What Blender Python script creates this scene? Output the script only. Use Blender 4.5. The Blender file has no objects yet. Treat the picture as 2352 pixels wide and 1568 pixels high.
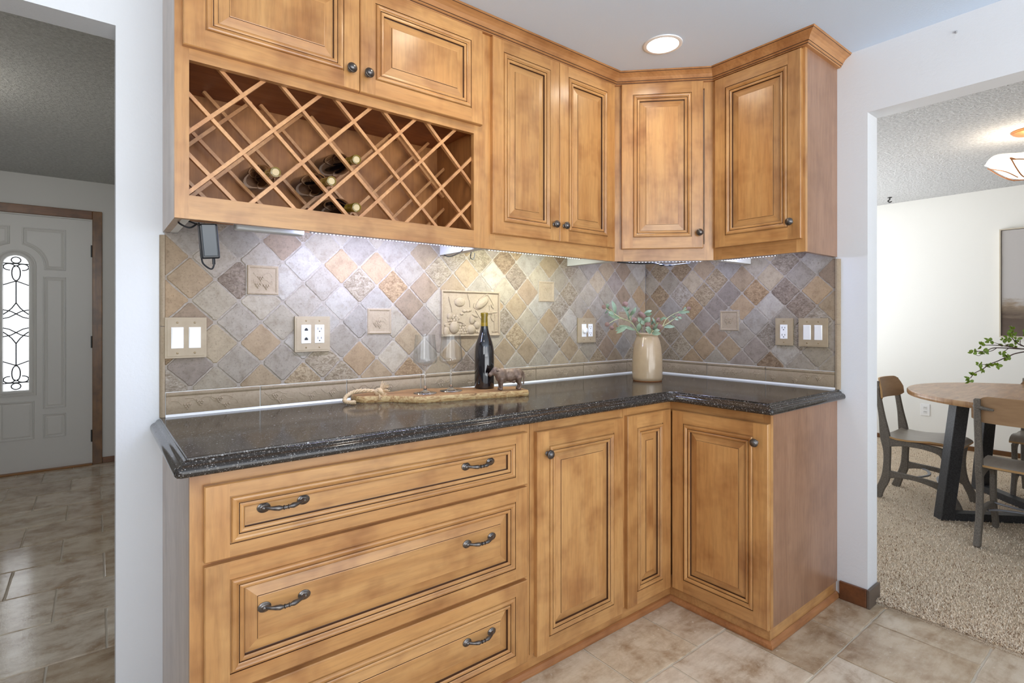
import bpy, bmesh, math, random
from mathutils import Vector, Matrix
random.seed(7)
S = bpy.context.scene
COL = S.collection
PI = math.pi

# ------------------------------------------------------------------ camera
FPX, CX, HY, YAW = 1223.5, 1176.4, 732.65, math.radians(51.886)
CAM = Vector((-2.5802, -2.0045, 1.2234))
cd = bpy.data.cameras.new('camera'); cam = bpy.data.objects.new('camera', cd); COL.objects.link(cam)
cam.location = CAM
cam.rotation_euler = (PI / 2, 0, YAW - PI / 2)
cd.sensor_width = 36.0; cd.lens = FPX / 2352 * 36.0
cd.shift_y = -(784 - HY) / 2352; cd.clip_start = 0.02
S.camera = cam
# ------------------------------------------------------------------ world, exposure
S.view_settings.view_transform = 'Standard'; S.view_settings.look = 'None'
S.view_settings.gamma = 1.0; S.view_settings.use_curve_mapping = False
S.view_settings.exposure = 0.0
W = bpy.data.worlds.new('daylight'); S.world = W; W.use_nodes = True
_nt = W.node_tree; _tc = _nt.nodes.new('ShaderNodeTexCoord'); _sx = _nt.nodes.new('ShaderNodeSeparateXYZ'); _rp = _nt.nodes.new('ShaderNodeValToRGB')
_mr = _nt.nodes.new('ShaderNodeMapRange'); _mr.inputs[1].default_value = -1; _mr.inputs[2].default_value = 1
_nt.links.new(_tc.outputs['Generated'], _sx.inputs[0]); _nt.links.new(_sx.outputs[2], _mr.inputs[0]); _nt.links.new(_mr.outputs[0], _rp.inputs[0])
_e = _rp.color_ramp.elements            # added bright fill below the horizon for the ceiling, soft blue sky above it
_e[0].position = .47; _e[0].color = (.94, .97, 1.0, 1); _e[1].position = .53; _e[1].color = (.235, .255, .285, 1)
_nt.links.new(_rp.outputs[0], W.node_tree.nodes['Background'].inputs[0])
W.node_tree.nodes['Background'].inputs[1].default_value = 4.9
S.cycles.use_denoising = True
S.cycles.max_bounces = 10; S.cycles.diffuse_bounces = 5; S.cycles.glossy_bounces = 4
S.cycles.transmission_bounces = 8; S.cycles.caustics_reflective = False; S.cycles.caustics_refractive = False
S.cycles.sample_clamp_indirect = 4.0

def area(name, loc, rot, sx, sy, power, col=(1, 1, 1)):
    l = bpy.data.lights.new(name, 'AREA'); l.shape = 'RECTANGLE'; l.size = sx; l.size_y = sy
    l.energy = power; l.color = col
    o = bpy.data.objects.new(name, l); COL.objects.link(o); o.location = loc; o.rotation_euler = rot
    return o
# two added fill lights behind the camera brighten the back wall; no known windows
area('kitchen_rear_fill', (-2.2, -4.3, 1.7), (PI / 2, 0, 0), 2.6, 1.3, 32, (0.95, 0.975, 1.0))
area('left_rear_fill', (-3.5, -2.85, 1.75), (PI / 2, 0, 0), 1.2, 1.1, 20, (0.95, 0.975, 1.0))  # added to lift the left wall strip, no window known here
# daylight entering through the dining room window, plus an added hall fill light without a window (both outside the frame)
area('dining_window_daylight', (2.3, 0.55, 1.35), (PI / 2, 0, 0), 2.4, 1.7, 15, (0.95, 0.98, 1.0)).rotation_euler = (-PI / 2, 0, 0)
area('hall_side_fill', (-4.05, 1.9, 1.3), (0, -PI / 2, 0), 1.2, 1.2, 1.2, (0.95, 0.97, 1.0))

# ------------------------------------------------------------------ mesh helpers
class MB:
    def __init__(s):
        s.v = []; s.f = []; s.m = []; s.t = []; s.c = []; s.sm = []
    def add(s, vs, fs, m=0, t=None, c=None, smooth=False):
        b = len(s.v); s.v += [tuple(p) for p in vs]
        if t is None: t = 0.5
        for i, f in enumerate(fs):
            s.f.append(tuple(b + k for k in f)); s.m.append(m); s.t.append(t)
            s.c.append(c or (1, 1, 1)); s.sm.append(smooth)
    def box(s, x0, x1, y0, y1, z0, z1, m=0, t=None, c=None):
        x0, x1 = min(x0, x1), max(x0, x1); y0, y1 = min(y0, y1), max(y0, y1); z0, z1 = min(z0, z1), max(z0, z1)
        vs = [(x, y, z) for z in (z0, z1) for y in (y0, y1) for x in (x0, x1)]
        s.add(vs, [(0, 2, 3, 1), (4, 5, 7, 6), (0, 1, 5, 4), (2, 6, 7, 3), (0, 4, 6, 2), (1, 3, 7, 5)], m, t, c)
    def prism(s, poly, z0, z1, m=0, t=None, c=None):
        n = len(poly)
        ar = sum(poly[i][0] * poly[(i + 1) % n][1] - poly[(i + 1) % n][0] * poly[i][1] for i in range(n))
        if ar < 0: poly = poly[::-1]
        vs = [(x, y, z0) for x, y in poly] + [(x, y, z1) for x, y in poly]
        fs = [tuple(range(n - 1, -1, -1)), tuple(range(n, 2 * n))] + [(i, (i + 1) % n, n + (i + 1) % n, n + i) for i in range(n)]
        s.add(vs, fs, m, t, c)
    def tube(s, pts, r, n=8, m=0, c=None, cap=True, t=None, flat=1.0):
        pts = [Vector(p) for p in pts]; k = len(pts)
        rs = r if isinstance(r, (list, tuple)) else [r] * k
        vs = []; up = None
        for i, p in enumerate(pts):
            d = (pts[min(i + 1, k - 1)] - pts[max(i - 1, 0)])
            d = d.normalized() if d.length > 1e-9 else Vector((0, 0, 1))
            if up is None:
                a = Vector((0, 0, 1)) if abs(d.z) < .9 else Vector((1, 0, 0))
                up = (a - d * a.dot(d)).normalized()
            else:
                up = up - d * up.dot(d)
                up = up.normalized() if up.length > 1e-6 else Vector((1, 0, 0))
            sd = d.cross(up)
            for j in range(n):
                a = 2 * PI * j / n
                vs.append(p + (up * math.cos(a) * flat + sd * math.sin(a)) * rs[i])
        fs = [(i * n + j, i * n + (j + 1) % n, (i + 1) * n + (j + 1) % n, (i + 1) * n + j) for i in range(k - 1) for j in range(n)]
        if cap: fs += [tuple(range(n - 1, -1, -1)), tuple((k - 1) * n + j for j in range(n))]
        s.add(vs, fs, m, t, c, True)
    def lathe(s, prof, n=24, M=None, m=0, c=None, t=None, capb=True, capt=True, sx=1, sy=1):
        vs = []
        for r, z in prof:
            for j in range(n):
                a = 2 * PI * j / n; p = Vector((r * math.cos(a) * sx, r * math.sin(a) * sy, z))
                vs.append(M @ p if M else p)
        k = len(prof)
        fs = [(i * n + j, i * n + (j + 1) % n, (i + 1) * n + (j + 1) % n, (i + 1) * n + j) for i in range(k - 1) for j in range(n)]
        if capb: fs.append(tuple(range(n - 1, -1, -1)))
        if capt: fs.append(tuple((k - 1) * n + j for j in range(n)))
        s.add(vs, fs, m, t, c, True)
    def ball(s, p, r, n=10, k=6, m=0, c=None, sc=(1, 1, 1), M=None):
        vs = []; p = Vector(p)
        R = M or Matrix.Identity(3)
        for i in range(1, k):
            th = PI * i / k
            for j in range(n):
                a = 2 * PI * j / n
                vs.append(p + R @ Vector((r * sc[0] * math.sin(th) * math.cos(a), r * sc[1] * math.sin(th) * math.sin(a), r * sc[2] * math.cos(th))))
        b = len(vs); vs.append(p + R @ Vector((0, 0, r * sc[2]))); vs.append(p + R @ Vector((0, 0, -r * sc[2])))
        fs = [(i * n + j, (i + 1) * n + j, (i + 1) * n + (j + 1) % n, i * n + (j + 1) % n) for i in range(k - 2) for j in range(n)]
        fs += [(b, j, (j + 1) % n) for j in range(n)] + [(b + 1, (k - 2) * n + (j + 1) % n, (k - 2) * n + j) for j in range(n)]
        s.add(vs, fs, m, None, c, True)
    def build(s, name, mats, parent=None, loc=(0, 0, 0), rot=(0, 0, 0), bevel=0, seg=1, angle=40, fix=True):
        me = bpy.data.meshes.new(name); me.from_pydata(s.v, [], s.f); me.update()
        mats = mats if isinstance(mats, (list, tuple)) else [mats]
        for q in mats: me.materials.append(q)
        me.polygons.foreach_set('material_index', s.m)
        me.polygons.foreach_set('use_smooth', s.sm)
        a = me.attributes.new('tone', 'FLOAT', 'FACE'); a.data.foreach_set('value', s.t)
        a = me.attributes.new('tint', 'FLOAT_COLOR', 'FACE')
        a.data.foreach_set('color', [q for c in s.c for q in (c[0], c[1], c[2], 1)])
        if fix:
            bm = bmesh.new(); bm.from_mesh(me); bmesh.ops.recalc_face_normals(bm, faces=bm.faces); bm.to_mesh(me); bm.free()
        if any(s.sm):
            try: me.set_sharp_from_angle(angle=math.radians(angle))
            except Exception: pass
        o = bpy.data.objects.new(name, me); COL.objects.link(o)
        o.location = loc; o.rotation_euler = rot
        if parent: o.parent = parent
        if bevel:
            b = o.modifiers.new('edge', 'BEVEL'); b.width = bevel; b.segments = seg; b.limit_method = 'ANGLE'; b.angle_limit = math.radians(50)
            b.harden_normals = False
        return o

def tag(o, label=None, cat=None, group=None, kind=None):
    if label: o['label'] = label
    if cat: o['category'] = cat
    if group: o['group'] = group
    if kind: o['kind'] = kind
    return o
def thing(name, label, cat, loc=(0, 0, 0), rotz=0, group=None):
    o = bpy.data.objects.new(name, None); COL.objects.link(o); o.empty_display_size = .05
    o.location = loc; o.rotation_euler = (0, 0, rotz)
    return tag(o, label, cat, group)
def struct(o): o['kind'] = 'structure'; return o
def kids(o): return [c for c in bpy.data.objects if c.parent == o]
def dup(root, loc, rotz, label, group=None):
    r = root.copy(); COL.objects.link(r); r.location = loc; r.rotation_euler = (0, 0, rotz); r['label'] = label
    if group: r['group'] = group
    for ch in kids(root):
        c = ch.copy(); COL.objects.link(c); c.parent = r
        for g in kids(ch):
            d = g.copy(); COL.objects.link(d); d.parent = c
    return r
def smooth(pts, n=6):
    out = []; P = [Vector(p) for p in pts]
    for i in range(len(P) - 1):
        a, b, c, d = P[max(i - 1, 0)], P[i], P[i + 1], P[min(i + 2, len(P) - 1)]
        for k in range(n):
            t = k / n
            out.append(0.5 * ((2 * b) + (c - a) * t + (2 * a - 5 * b + 4 * c - d) * t * t + (3 * b - a - 3 * c + d) * t ** 3))
    out.append(P[-1]); return out
FW = Vector((math.cos(YAW), math.sin(YAW), 0)); RT = Vector((math.sin(YAW), -math.cos(YAW), 0))
def at(u, v, dep):            # measured point of the photograph at a distance along the view axis
    return CAM + FW * dep + RT * ((u - CX) / FPX * dep) + Vector((0, 0, (HY - v) / FPX * dep))

# ------------------------------------------------------------------ materials
def lin(r, g, b):
    f = lambda c: (c / 255 / 12.92) if c <= 10 else (((c / 255) + .055) / 1.055) ** 2.4
    return (f(r), f(g), f(b), 1)
class N:
    def __init__(s, name):
        s.mat = bpy.data.materials.new(name); s.mat.use_nodes = True; s.nt = s.mat.node_tree
        s.b = s.nt.nodes['Principled BSDF']; s.tc = None
    def n(s, t, **kw):
        q = s.nt.nodes.new(t)
        for k, v in kw.items(): setattr(q, k, v)
        return q
    def l(s, a, b): s.nt.links.new(a, b)
    def coord(s, scale=(1, 1, 1), rnd=False, out='Object'):
        if s.tc is None: s.tc = s.n('ShaderNodeTexCoord')
        m = s.n('ShaderNodeMapping'); m.inputs['Scale'].default_value = scale
        src = s.tc.outputs[out]
        if rnd:
            oi = s.n('ShaderNodeObjectInfo'); mu = s.n('ShaderNodeMath', operation='MULTIPLY'); mu.inputs[1].default_value = 37.0
            s.l(oi.outputs['Random'], mu.inputs[0])
            tn = s.n('ShaderNodeAttribute', attribute_name='tone'); m2 = s.n('ShaderNodeMath', operation='MULTIPLY_ADD'); m2.inputs[1].default_value = 23.0
            s.l(tn.outputs['Fac'], m2.inputs[0]); s.l(mu.outputs[0], m2.inputs[2])
            ad = s.n('ShaderNodeVectorMath', operation='ADD'); s.l(src, ad.inputs[0]); s.l(m2.outputs[0], ad.inputs[1]); src = ad.outputs[0]
        s.l(src, m.inputs['Vector']); return m.outputs[0]
    def noise(s, vec, scale, detail=3, rough=.55, dist=0):
        q = s.n('ShaderNodeTexNoise'); q.inputs['Scale'].default_value = scale; q.inputs['Detail'].default_value = detail
        q.inputs['Roughness'].default_value = rough; q.inputs['Distortion'].default_value = dist; s.l(vec, q.inputs['Vector']); return q.outputs['Fac']
    def ramp(s, fac, stops):
        q = s.n('ShaderNodeValToRGB'); e = q.color_ramp.elements
        while len(e) < len(stops): e.new(.5)
        for i, (p, c) in enumerate(stops): e[i].position = p; e[i].color = c
        s.l(fac, q.inputs[0]); return q.outputs[0]
    def mix(s, fac, a, b, mode='MIX'):
        q = s.n('ShaderNodeMix', data_type='RGBA', blend_type=mode)
        for k, x in ((0, fac), (6, a), (7, b)):
            if hasattr(x, 'links') or hasattr(x, 'is_linked'): s.l(x, q.inputs[k])
            else: q.inputs[k].default_value = x
        return q.outputs[2]
    def bump(s, h, strength=.2, dist=.002, normal=None):
        q = s.n('ShaderNodeBump'); q.inputs['Strength'].default_value = strength; q.inputs['Distance'].default_value = dist
        s.l(h, q.inputs['Height'])
        if normal: s.l(normal, q.inputs['Normal'])
        return q.outputs[0]
    def set(s, **kw):
        for k, v in kw.items():
            k = k.replace('_', ' ')
            if hasattr(v, 'is_linked'): s.l(v, s.b.inputs[k])
            else: s.b.inputs[k].default_value = v
        return s.mat
def plain(name, col, rough=.5, metal=0, spec=.5, **kw):
    return N(name).set(Base_Color=col, Roughness=rough, Metallic=metal, Specular_IOR_Level=spec, **kw)
def emis(name, col, st):
    q = N(name); q.set(Base_Color=(.8, .8, .8, 1), Emission_Color=col, Emission_Strength=st); return q.mat

def wood(name, axis, light, mid, dark, rough=.34, coat=.4):
    q = N(name)
    sc = {'z': (1, 1, .09), 'x': (.09, 1, 1), 'y': (1, .09, 1)}[axis]
    v = q.coord(sc, True); v2 = q.coord((1, 1, 1), True)
    fine = q.noise(v, 95, 4, .6); band = q.noise(v, 14, 3, .55, .6); blot = q.noise(v2, 6.5, 3, .6)
    col = q.ramp(band, [(.30, mid), (.62, light)])
    col = q.mix(q.ramp(blot, [(.47, (0, 0, 0, 1)), (.74, (.75, .75, .75, 1))]), col, dark)
    f2 = q.ramp(fine, [(.32, (.70, .66, .62, 1)), (.58, (1.04, 1.04, 1.04, 1))])
    col = q.mix(.55, col, f2, 'MULTIPLY')
    tn = q.n('ShaderNodeAttribute', attribute_name='tone')
    tc = q.ramp(tn.outputs['Fac'], [(0, (.74, .70, .66, 1)), (.5, (1, 1, 1, 1)), (1, (1.12, 1.1, 1.08, 1))])
    col = q.mix(1.0, col, tc, 'MULTIPLY')
    return q.set(Base_Color=col, Roughness=rough, Coat_Weight=coat, Coat_Roughness=.22, Normal=q.bump(fine, .06, .001))
ML, MM, MD = lin(198, 150, 94), lin(181, 129, 75), lin(142, 90, 48)
WV = wood('maple_upright_grain', 'z', ML, MM, MD)
WH = wood('maple_level_grain', 'x', ML, MM, MD)
WY = wood('maple_depth_grain', 'y', ML, MM, MD)
WD = wood('maple_interior', 'z', lin(178, 122, 68), lin(156, 102, 56), lin(122, 76, 40), .5, .1)
WT = wood('maple_shelf_interior', 'x', lin(150, 88, 48), lin(126, 68, 14), lin(96, 50, 24), .5, .1)
GL = plain('dark_glaze', lin(72, 42, 20), .5)
MELA = plain('white_melamine', lin(226, 226, 222), .4)
BRZ = N('dark_bronze')
BRZ.set(Base_Color=BRZ.ramp(BRZ.noise(BRZ.coord(), 60, 2), [(.3, lin(84, 82, 84)), (.7, lin(128, 120, 112))]), Metallic=.85, Roughness=.28)
BRZ = BRZ.mat

def paint(name, col, bs=.12, sc=120, rough=.6):
    q = N(name); v = q.coord()
    h = q.noise(v, sc, 3, .6)
    return q.set(Base_Color=col, Roughness=rough, Specular_IOR_Level=.3, Normal=q.bump(h, bs, .004))
WALL = paint('white_wall_paint', lin(224, 226, 229), .22, 70)
WALLD = paint('warm_white_wall_paint', lin(236, 235, 230), .12, 70)
WALLH = paint('grey_white_hall_paint', lin(226, 225, 221), .10, 70)
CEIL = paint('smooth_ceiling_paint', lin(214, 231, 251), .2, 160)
def popcorn(name, col, low=.68):
    q = N(name); v = q.coord()
    vo = q.n('ShaderNodeTexVoronoi'); vo.inputs['Scale'].default_value = 75; q.l(v, vo.inputs['Vector'])
    h = q.noise(v, 60, 4, .7)
    c = q.mix(q.ramp(h, [(.35, (0, 0, 0, 1)), (.65, (1, 1, 1, 1))]), tuple(x * low for x in col[:3]) + (1,), col)
    return q.set(Base_Color=c, Roughness=.9, Specular_IOR_Level=.1, Normal=q.bump(h, 1.0, .022))
POPD = popcorn('popcorn_ceiling_dining', lin(232, 232, 232)); POPH = popcorn('popcorn_ceiling_hall', lin(236, 238, 236), .76)

q = N('travertine_tile'); v = q.coord()
att = q.n('ShaderNodeAttribute', attribute_name='tint'); tn = q.n('ShaderNodeAttribute', attribute_name='tone')
n1 = q.noise(v, 26, 5, .65, .3); n2 = q.noise(v, 150, 3, .7); n3 = q.noise(q.coord((1, 1, 1.6)), 55, 4, .6, 1.5)
c = q.mix(1.0, att.outputs['Color'], q.ramp(n1, [(.28, (.74, .70, .66, 1)), (.5, (1, 1, 1, 1)), (.75, (1.16, 1.15, 1.14, 1))]), 'MULTIPLY')
c = q.mix(.8, c, q.ramp(n2, [(.27, (.62, .58, .54, 1)), (.42, (1, 1, 1, 1)), (.68, (1.1, 1.1, 1.1, 1))]), 'MULTIPLY')
rf = q.ramp(tn.outputs['Fac'], [(.60, (0, 0, 0, 1)), (.62, (1, 1, 1, 1))])
c = q.mix(rf, c, q.mix(1.0, c, q.ramp(n3, [(.38, (.62, .55, .47, 1)), (.6, (1.08, 1.05, 1.0, 1))]), 'MULTIPLY'))
hh = q.mix(rf, q.ramp(n2, [(.25, (0, 0, 0, 1)), (.45, (1, 1, 1, 1))]), q.ramp(n3, [(.3, (0, 0, 0, 1)), (.7, (2, 2, 2, 1))]))
TILE = q.set(Base_Color=c, Roughness=.6, Specular_IOR_Level=.3, Normal=q.bump(hh, .35, .002))
GROUT = N('grout'); GROUT = GROUT.set(Base_Color=GROUT.ramp(GROUT.noise(GROUT.coord(), 90, 3), [(.3, lin(138, 128, 116)), (.7, lin(166, 156, 144))]), Roughness=.85)
q = N('cast_stone'); v = q.coord(); n1 = q.noise(v, 40, 4, .6); n2 = q.noise(v, 170, 3, .6)
c = q.mix(n1, lin(148, 131, 109), lin(170, 153, 129)); c = q.mix(.5, c, q.ramp(n2, [(.3, (.7, .66, .6, 1)), (.5, (1, 1, 1, 1))]), 'MULTIPLY')
STONE = q.set(Base_Color=c, Roughness=.65, Specular_IOR_Level=.3, Normal=q.bump(n2, .25, .002))
CAULK = plain('white_caulk', lin(232, 232, 228), .4)

q = N('speckled_quartz'); v = q.coord()
def fl(sc, th, seedoff):
    vo = q.n('ShaderNodeTexVoronoi'); vo.inputs['Scale'].default_value = sc; vo.inputs['Randomness'].default_value = 1
    ad = q.n('ShaderNodeVectorMath', operation='ADD'); ad.inputs[1].default_value = (seedoff, seedoff * .7, seedoff * .3); q.l(v, ad.inputs[0]); q.l(ad.outputs[0], vo.inputs['Vector'])
    sep = q.n('ShaderNodeSeparateColor'); q.l(vo.outputs['Color'], sep.inputs[0])
    a = q.n('ShaderNodeMath', operation='GREATER_THAN'); a.inputs[1].default_value = th; q.l(sep.outputs[0], a.inputs[0])
    b = q.n('ShaderNodeMath', operation='LESS_THAN'); b.inputs[1].default_value = .42; q.l(vo.outputs['Distance'], b.inputs[0])
    m = q.n('ShaderNodeMath', operation='MULTIPLY'); q.l(a.outputs[0], m.inputs[0]); q.l(b.outputs[0], m.inputs[1])
    return m.outputs[0], sep.outputs[1]
c = q.mix(q.noise(v, 300, 2), lin(30, 27, 25), lin(58, 52, 47))
for sc, th, so in ((260, .78, 1.3), (440, .74, 4.1), (150, .93, 7.7)):
    m, r = fl(sc, th, so)
    c = q.mix(m, c, q.ramp(r, [(0, lin(18, 16, 16)), (.4, lin(74, 68, 62)), (.75, lin(112, 106, 100)), (1, lin(160, 160, 160))]))
QUARTZ = q.set(Base_Color=c, Roughness=.11, Specular_IOR_Level=.5)

q = N('floor_tile'); v = q.coord(); att = q.n('ShaderNodeAttribute', attribute_name='tint')
n1 = q.noise(v, 7, 5, .65, .3); n2 = q.noise(v, 60, 4, .7); n3 = q.noise(q.coord((.5, 1.5, 1)), 16, 5, .7)
c = q.mix(1.0, att.outputs['Color'], q.ramp(n1, [(.29, (.56, .44, .34, 1)), (.52, (1.0, .98, .96, 1)), (.72, (1.16, 1.19, 1.22, 1))]), 'MULTIPLY')
c = q.mix(.7, c, q.ramp(n3, [(.3, (.7, .62, .54, 1)), (.55, (1.05, 1.05, 1.05, 1))]), 'MULTIPLY')
c = q.mix(q.ramp(n2, [(.63, (0, 0, 0, 1)), (.68, (.75, .75, .75, 1))]), c, lin(216, 206, 190))
FTILE = q.set(Base_Color=c, Roughness=.12, Specular_IOR_Level=.45, Normal=q.bump(n2, .12, .003))
FGROUT = plain('floor_grout', lin(204, 194, 178), .8)

q = N('carpet'); v = q.coord(); n1 = q.noise(v, 420, 2, .7); n2 = q.noise(v, 5, 3)
c = q.ramp(n1, [(.34, lin(120, 96, 74)), (.46, lin(206, 186, 160)), (.62, lin(232, 218, 198))])
c = q.mix(.5, c, q.ramp(n2, [(.3, (.82, .8, .78, 1)), (.7, (1.08, 1.08, 1.08, 1))]), 'MULTIPLY')
CARPET = q.set(Base_Color=c, Roughness=.95, Specular_IOR_Level=.1, Normal=q.bump(n1, .8, .006))
q = N('carpet_tufts'); att = q.n('ShaderNodeAttribute', attribute_name='tint')
TUFT = q.set(Base_Color=att.outputs['Color'], Roughness=.95, Specular_IOR_Level=.05)
DKW = wood('dark_stained_wood', 'x', lin(132, 86, 46), lin(106, 66, 34), lin(72, 42, 20), .35)
DKZ = wood('dark_stained_wood_upright', 'z', lin(146, 102, 54), lin(118, 80, 40), lin(80, 52, 26), .4)
WHT = plain('white_plastic', lin(240, 240, 240), .3)
SLOT = plain('dark_slot', lin(30, 30, 30), .6)
q = N('tan_stone_plate'); n1 = q.noise(q.coord(), 30, 4, .6)
PLATE = q.set(Base_Color=q.mix(n1, lin(150, 132, 106), lin(172, 156, 130)), Roughness=.45)
BLK = plain('black_plastic', lin(26, 28, 32), .3)
GREY = plain('grey_plastic', lin(44, 54, 62), .22)
ALU = plain('aluminium_channel', lin(190, 190, 192), .35, .6)
HDOOR = plain('white_painted_steel_door', lin(222, 221, 217), .4)
STEEL = plain('dark_steel', lin(62, 62, 62), .4, .7)
q = N('clear_glass'); _tr = q.n('ShaderNodeBsdfTransparent'); _gl = q.n('ShaderNodeBsdfGlossy'); _gl.inputs['Roughness'].default_value = .02
_tr.inputs[0].default_value = (.975, .98, .98, 1); _fr = q.n('ShaderNodeLayerWeight'); _fr.inputs[0].default_value = .5; _mx = q.n('ShaderNodeMixShader')
_p = q.n('ShaderNodeMath', operation='POWER'); _p.inputs[1].default_value = 2.2; q.l(_fr.outputs['Facing'], _p.inputs[0])
_a = q.n('ShaderNodeMath', operation='MULTIPLY_ADD'); _a.inputs[1].default_value = .5; _a.inputs[2].default_value = .028; q.l(_p.outputs[0], _a.inputs[0]); q.l(_a.outputs[0], _mx.inputs[0]); q.l(_tr.outputs[0], _mx.inputs[1]); q.l(_gl.outputs[0], _mx.inputs[2]); q.l(_mx.outputs[0], q.nt.nodes['Material Output'].inputs['Surface'])
GLASS = q.mat
CLEAR = N('clear_stem_glass').set(Base_Color=(1, 1, 1, 1), Roughness=0, Transmission_Weight=1, IOR=1.45)
def kw(name, a, b, c, axis='x'): return wood(name, axis, a, b, c, .4, .15)

# ------------------------------------------------------------------ the setting
CZ = 2.375
# floor: running-bond stone tiles over grout
g = MB(); g.box(-4.2, .075, -4.4, 3.84, -.08, -.004, 1)
rows = [-4.3, -3.96, -3.61, -3.27, -2.92, -2.58, -2.235, -1.89, -1.548, -1.206, -.869, -.525, -.185, .155, .49, .838, 1.18, 1.521, 1.868, 2.212, 2.562, 2.93, 3.275, 3.62, 3.84]
rnd = random.Random(3)
FC = [lin(206, 192, 172), lin(198, 182, 160), lin(212, 200, 182), lin(202, 188, 166), lin(190, 172, 148)]
for r in range(len(rows) - 1):
    y0, y1 = rows[r] + .0032, rows[r + 1] - .0032
    ph = -.804 if r % 2 == 0 else -.628
    if rows[r] >= .13: ph += .0
    k = -11
    while True:
        x0 = ph + .3475 * k + .0028; x1 = x0 + .3475 - .0056; k += 1
        if x1 < -4.2: continue
        if x0 > .06: break
        x0 = max(x0, -4.2); x1 = min(x1, .068)
        if x1 - x0 < .01: continue
        # slightly worn edges
        pts = []
        for (xa, ya, xb, yb) in ((x0, y0, x1, y0), (x1, y0, x1, y1), (x1, y1, x0, y1), (x0, y1, x0, y0)):
            for i in range(7):
                t = i / 7; nx, ny = -(yb - ya), (xb - xa); L = math.hypot(nx, ny)
                w = abs(rnd.gauss(0, .0011)) if i else .002
                pts.append((xa + (xb - xa) * t + nx / L * w, ya + (yb - ya) * t + ny / L * w))
        cx_, cy_ = (x0 + x1) / 2, (y0 + y1) / 2; n = len(pts)
        ins = [(cx_ + (px - cx_) * .985, cy_ + (py - cy_) * .985) for px, py in pts]
        b = rnd.choice(FC); s_ = rnd.uniform(.92, 1.08); tc = tuple(x * s_ for x in b[:3])
        g.add([(px, py, -.006) for px, py in pts] + [(px, py, -.0008) for px, py in pts] + [(px, py, 0) for px, py in ins],
              [(i, (i + 1) % n, n + (i + 1) % n, n + i) for i in range(n)] + [(n + i, n + (i + 1) % n, 2 * n + (i + 1) % n, 2 * n + i) for i in range(n)] + [tuple(range(2 * n, 3 * n))], 0, None, tc)
struct(g.build('floor', [FTILE, FGROUT]))

# walls
m = MB()
poly_xz = None
m.box(-2.529, .11, 0, .11, -.01, CZ, 0); m.box(-3.5, -2.529, 0, .11, 2.11, CZ, 0); m.box(-4.2, -3.5, 0, .11, -.01, CZ, 0)
struct(m.build('wall_back', WALL))
m = MB(); m.box(0, .11, -1.158, 0, -.01, CZ); m.box(0, .11, -2.75, -1.158, 2.10, CZ); m.box(0, .11, -4.4, -2.75, -.01, CZ)
struct(m.build('wall_right', WALL))
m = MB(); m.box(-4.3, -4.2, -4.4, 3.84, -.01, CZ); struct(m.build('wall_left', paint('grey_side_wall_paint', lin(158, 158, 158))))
m = MB(); m.box(-4.2, -3.51, 3.72, 3.84, -.01, 2.42); m.box(-2.592, -2.28, 3.72, 3.84, -.01, 2.42); m.box(-3.51, -2.592, 3.72, 3.84, 2.06, 2.42)
struct(m.build('wall_hall_far', WALLH))
m = MB(); m.box(-4.2, -4.1, -3.0, -2.9, -.01, CZ); m.box(-2.9, -2.85, -3.0, -2.9, -.01, CZ); m.box(-4.1, -2.9, -3.0, -2.9, -.01, 1.18); m.box(-4.1, -2.9, -3.0, -2.9, 2.32, CZ); struct(m.build('wall_fill_surround', WALL))  # added unseen wall segment framing the left fill light
m = MB(); m.box(-2.28, -2.2, .11, 3.84, -.01, 2.42); struct(m.build('wall_hall_right', WALLH))
m = MB(); m.box(3.74, 3.84, -4.4, .75, -.01, 2.42); struct(m.build('wall_dining_far', WALLD))
m = MB(); m.box(.11, 1.05, .62, .72, -.01, 2.42); m.box(3.55, 3.74, .62, .72, -.01, 2.42); m.box(1.05, 3.55, .62, .72, -.01, .45); m.box(1.05, 3.55, .62, .72, 2.25, 2.42)
struct(m.build('wall_dining_window', WALLD))
m = MB(); m.box(.11, 3.74, -3.5, -3.4, -.01, 2.42); struct(m.build('wall_dining_rear', WALLD))
m = MB(); m.box(-4.3, .11, -4.4, .11, CZ, CZ + .1); struct(m.build('ceiling', CEIL))
m = MB(); m.box(-4.3, -2.2, .11, 3.84, 2.38, 2.48); struct(m.build('ceiling_hall', POPH))
m = MB(); m.box(.11, 3.84, -4.4, .75, 2.385, 2.485); struct(m.build('ceiling_dining', POPD))

# dining carpet with a rolled front edge
m = MB()
prof = [(.058, -.001), (.057, .006), (.064, .012), (.08, .016), (.10, .017), (3.74, .017)]
ys = [-4.4 + i * .1 for i in range(52)]
vs = [(x + (.004 * math.sin(y * 9) if x < .11 else 0), min(y, .62), z) for y in ys for x, z in prof]; np_ = len(prof)
m.add(vs, [(i * np_ + j, i * np_ + j + 1, (i + 1) * np_ + j + 1, (i + 1) * np_ + j) for i in range(len(ys) - 1) for j in range(np_ - 1)], 0, smooth=True)
cp = m.build('carpet', CARPET)
tag(cp, 'tan speckled pile carpet covering the dining room floor', 'carpet', kind='stuff')
tf = MB(); rr = random.Random(11)
TC = [lin(244, 230, 210), lin(236, 220, 198), lin(228, 210, 186), lin(248, 238, 222), lin(232, 214, 190), lin(238, 222, 200), lin(140, 112, 88)]
def tuft(x, y, h, w, lean):
    a = rr.uniform(0, 2 * PI); lx, ly = rr.gauss(0, lean), rr.gauss(0, lean); dx, dy = math.cos(a) * w, math.sin(a) * w
    z0 = .012; c = rr.choice(TC)[:3]
    tf.add([(x - dx, y - dy, z0), (x + dx, y + dy, z0), (x + lx + dx * .7, y + ly + dy * .7, z0 + h), (x + lx - dx * .7, y + ly - dy * .7, z0 + h)], [(0, 1, 2, 3)], 0, None, c)
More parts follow.
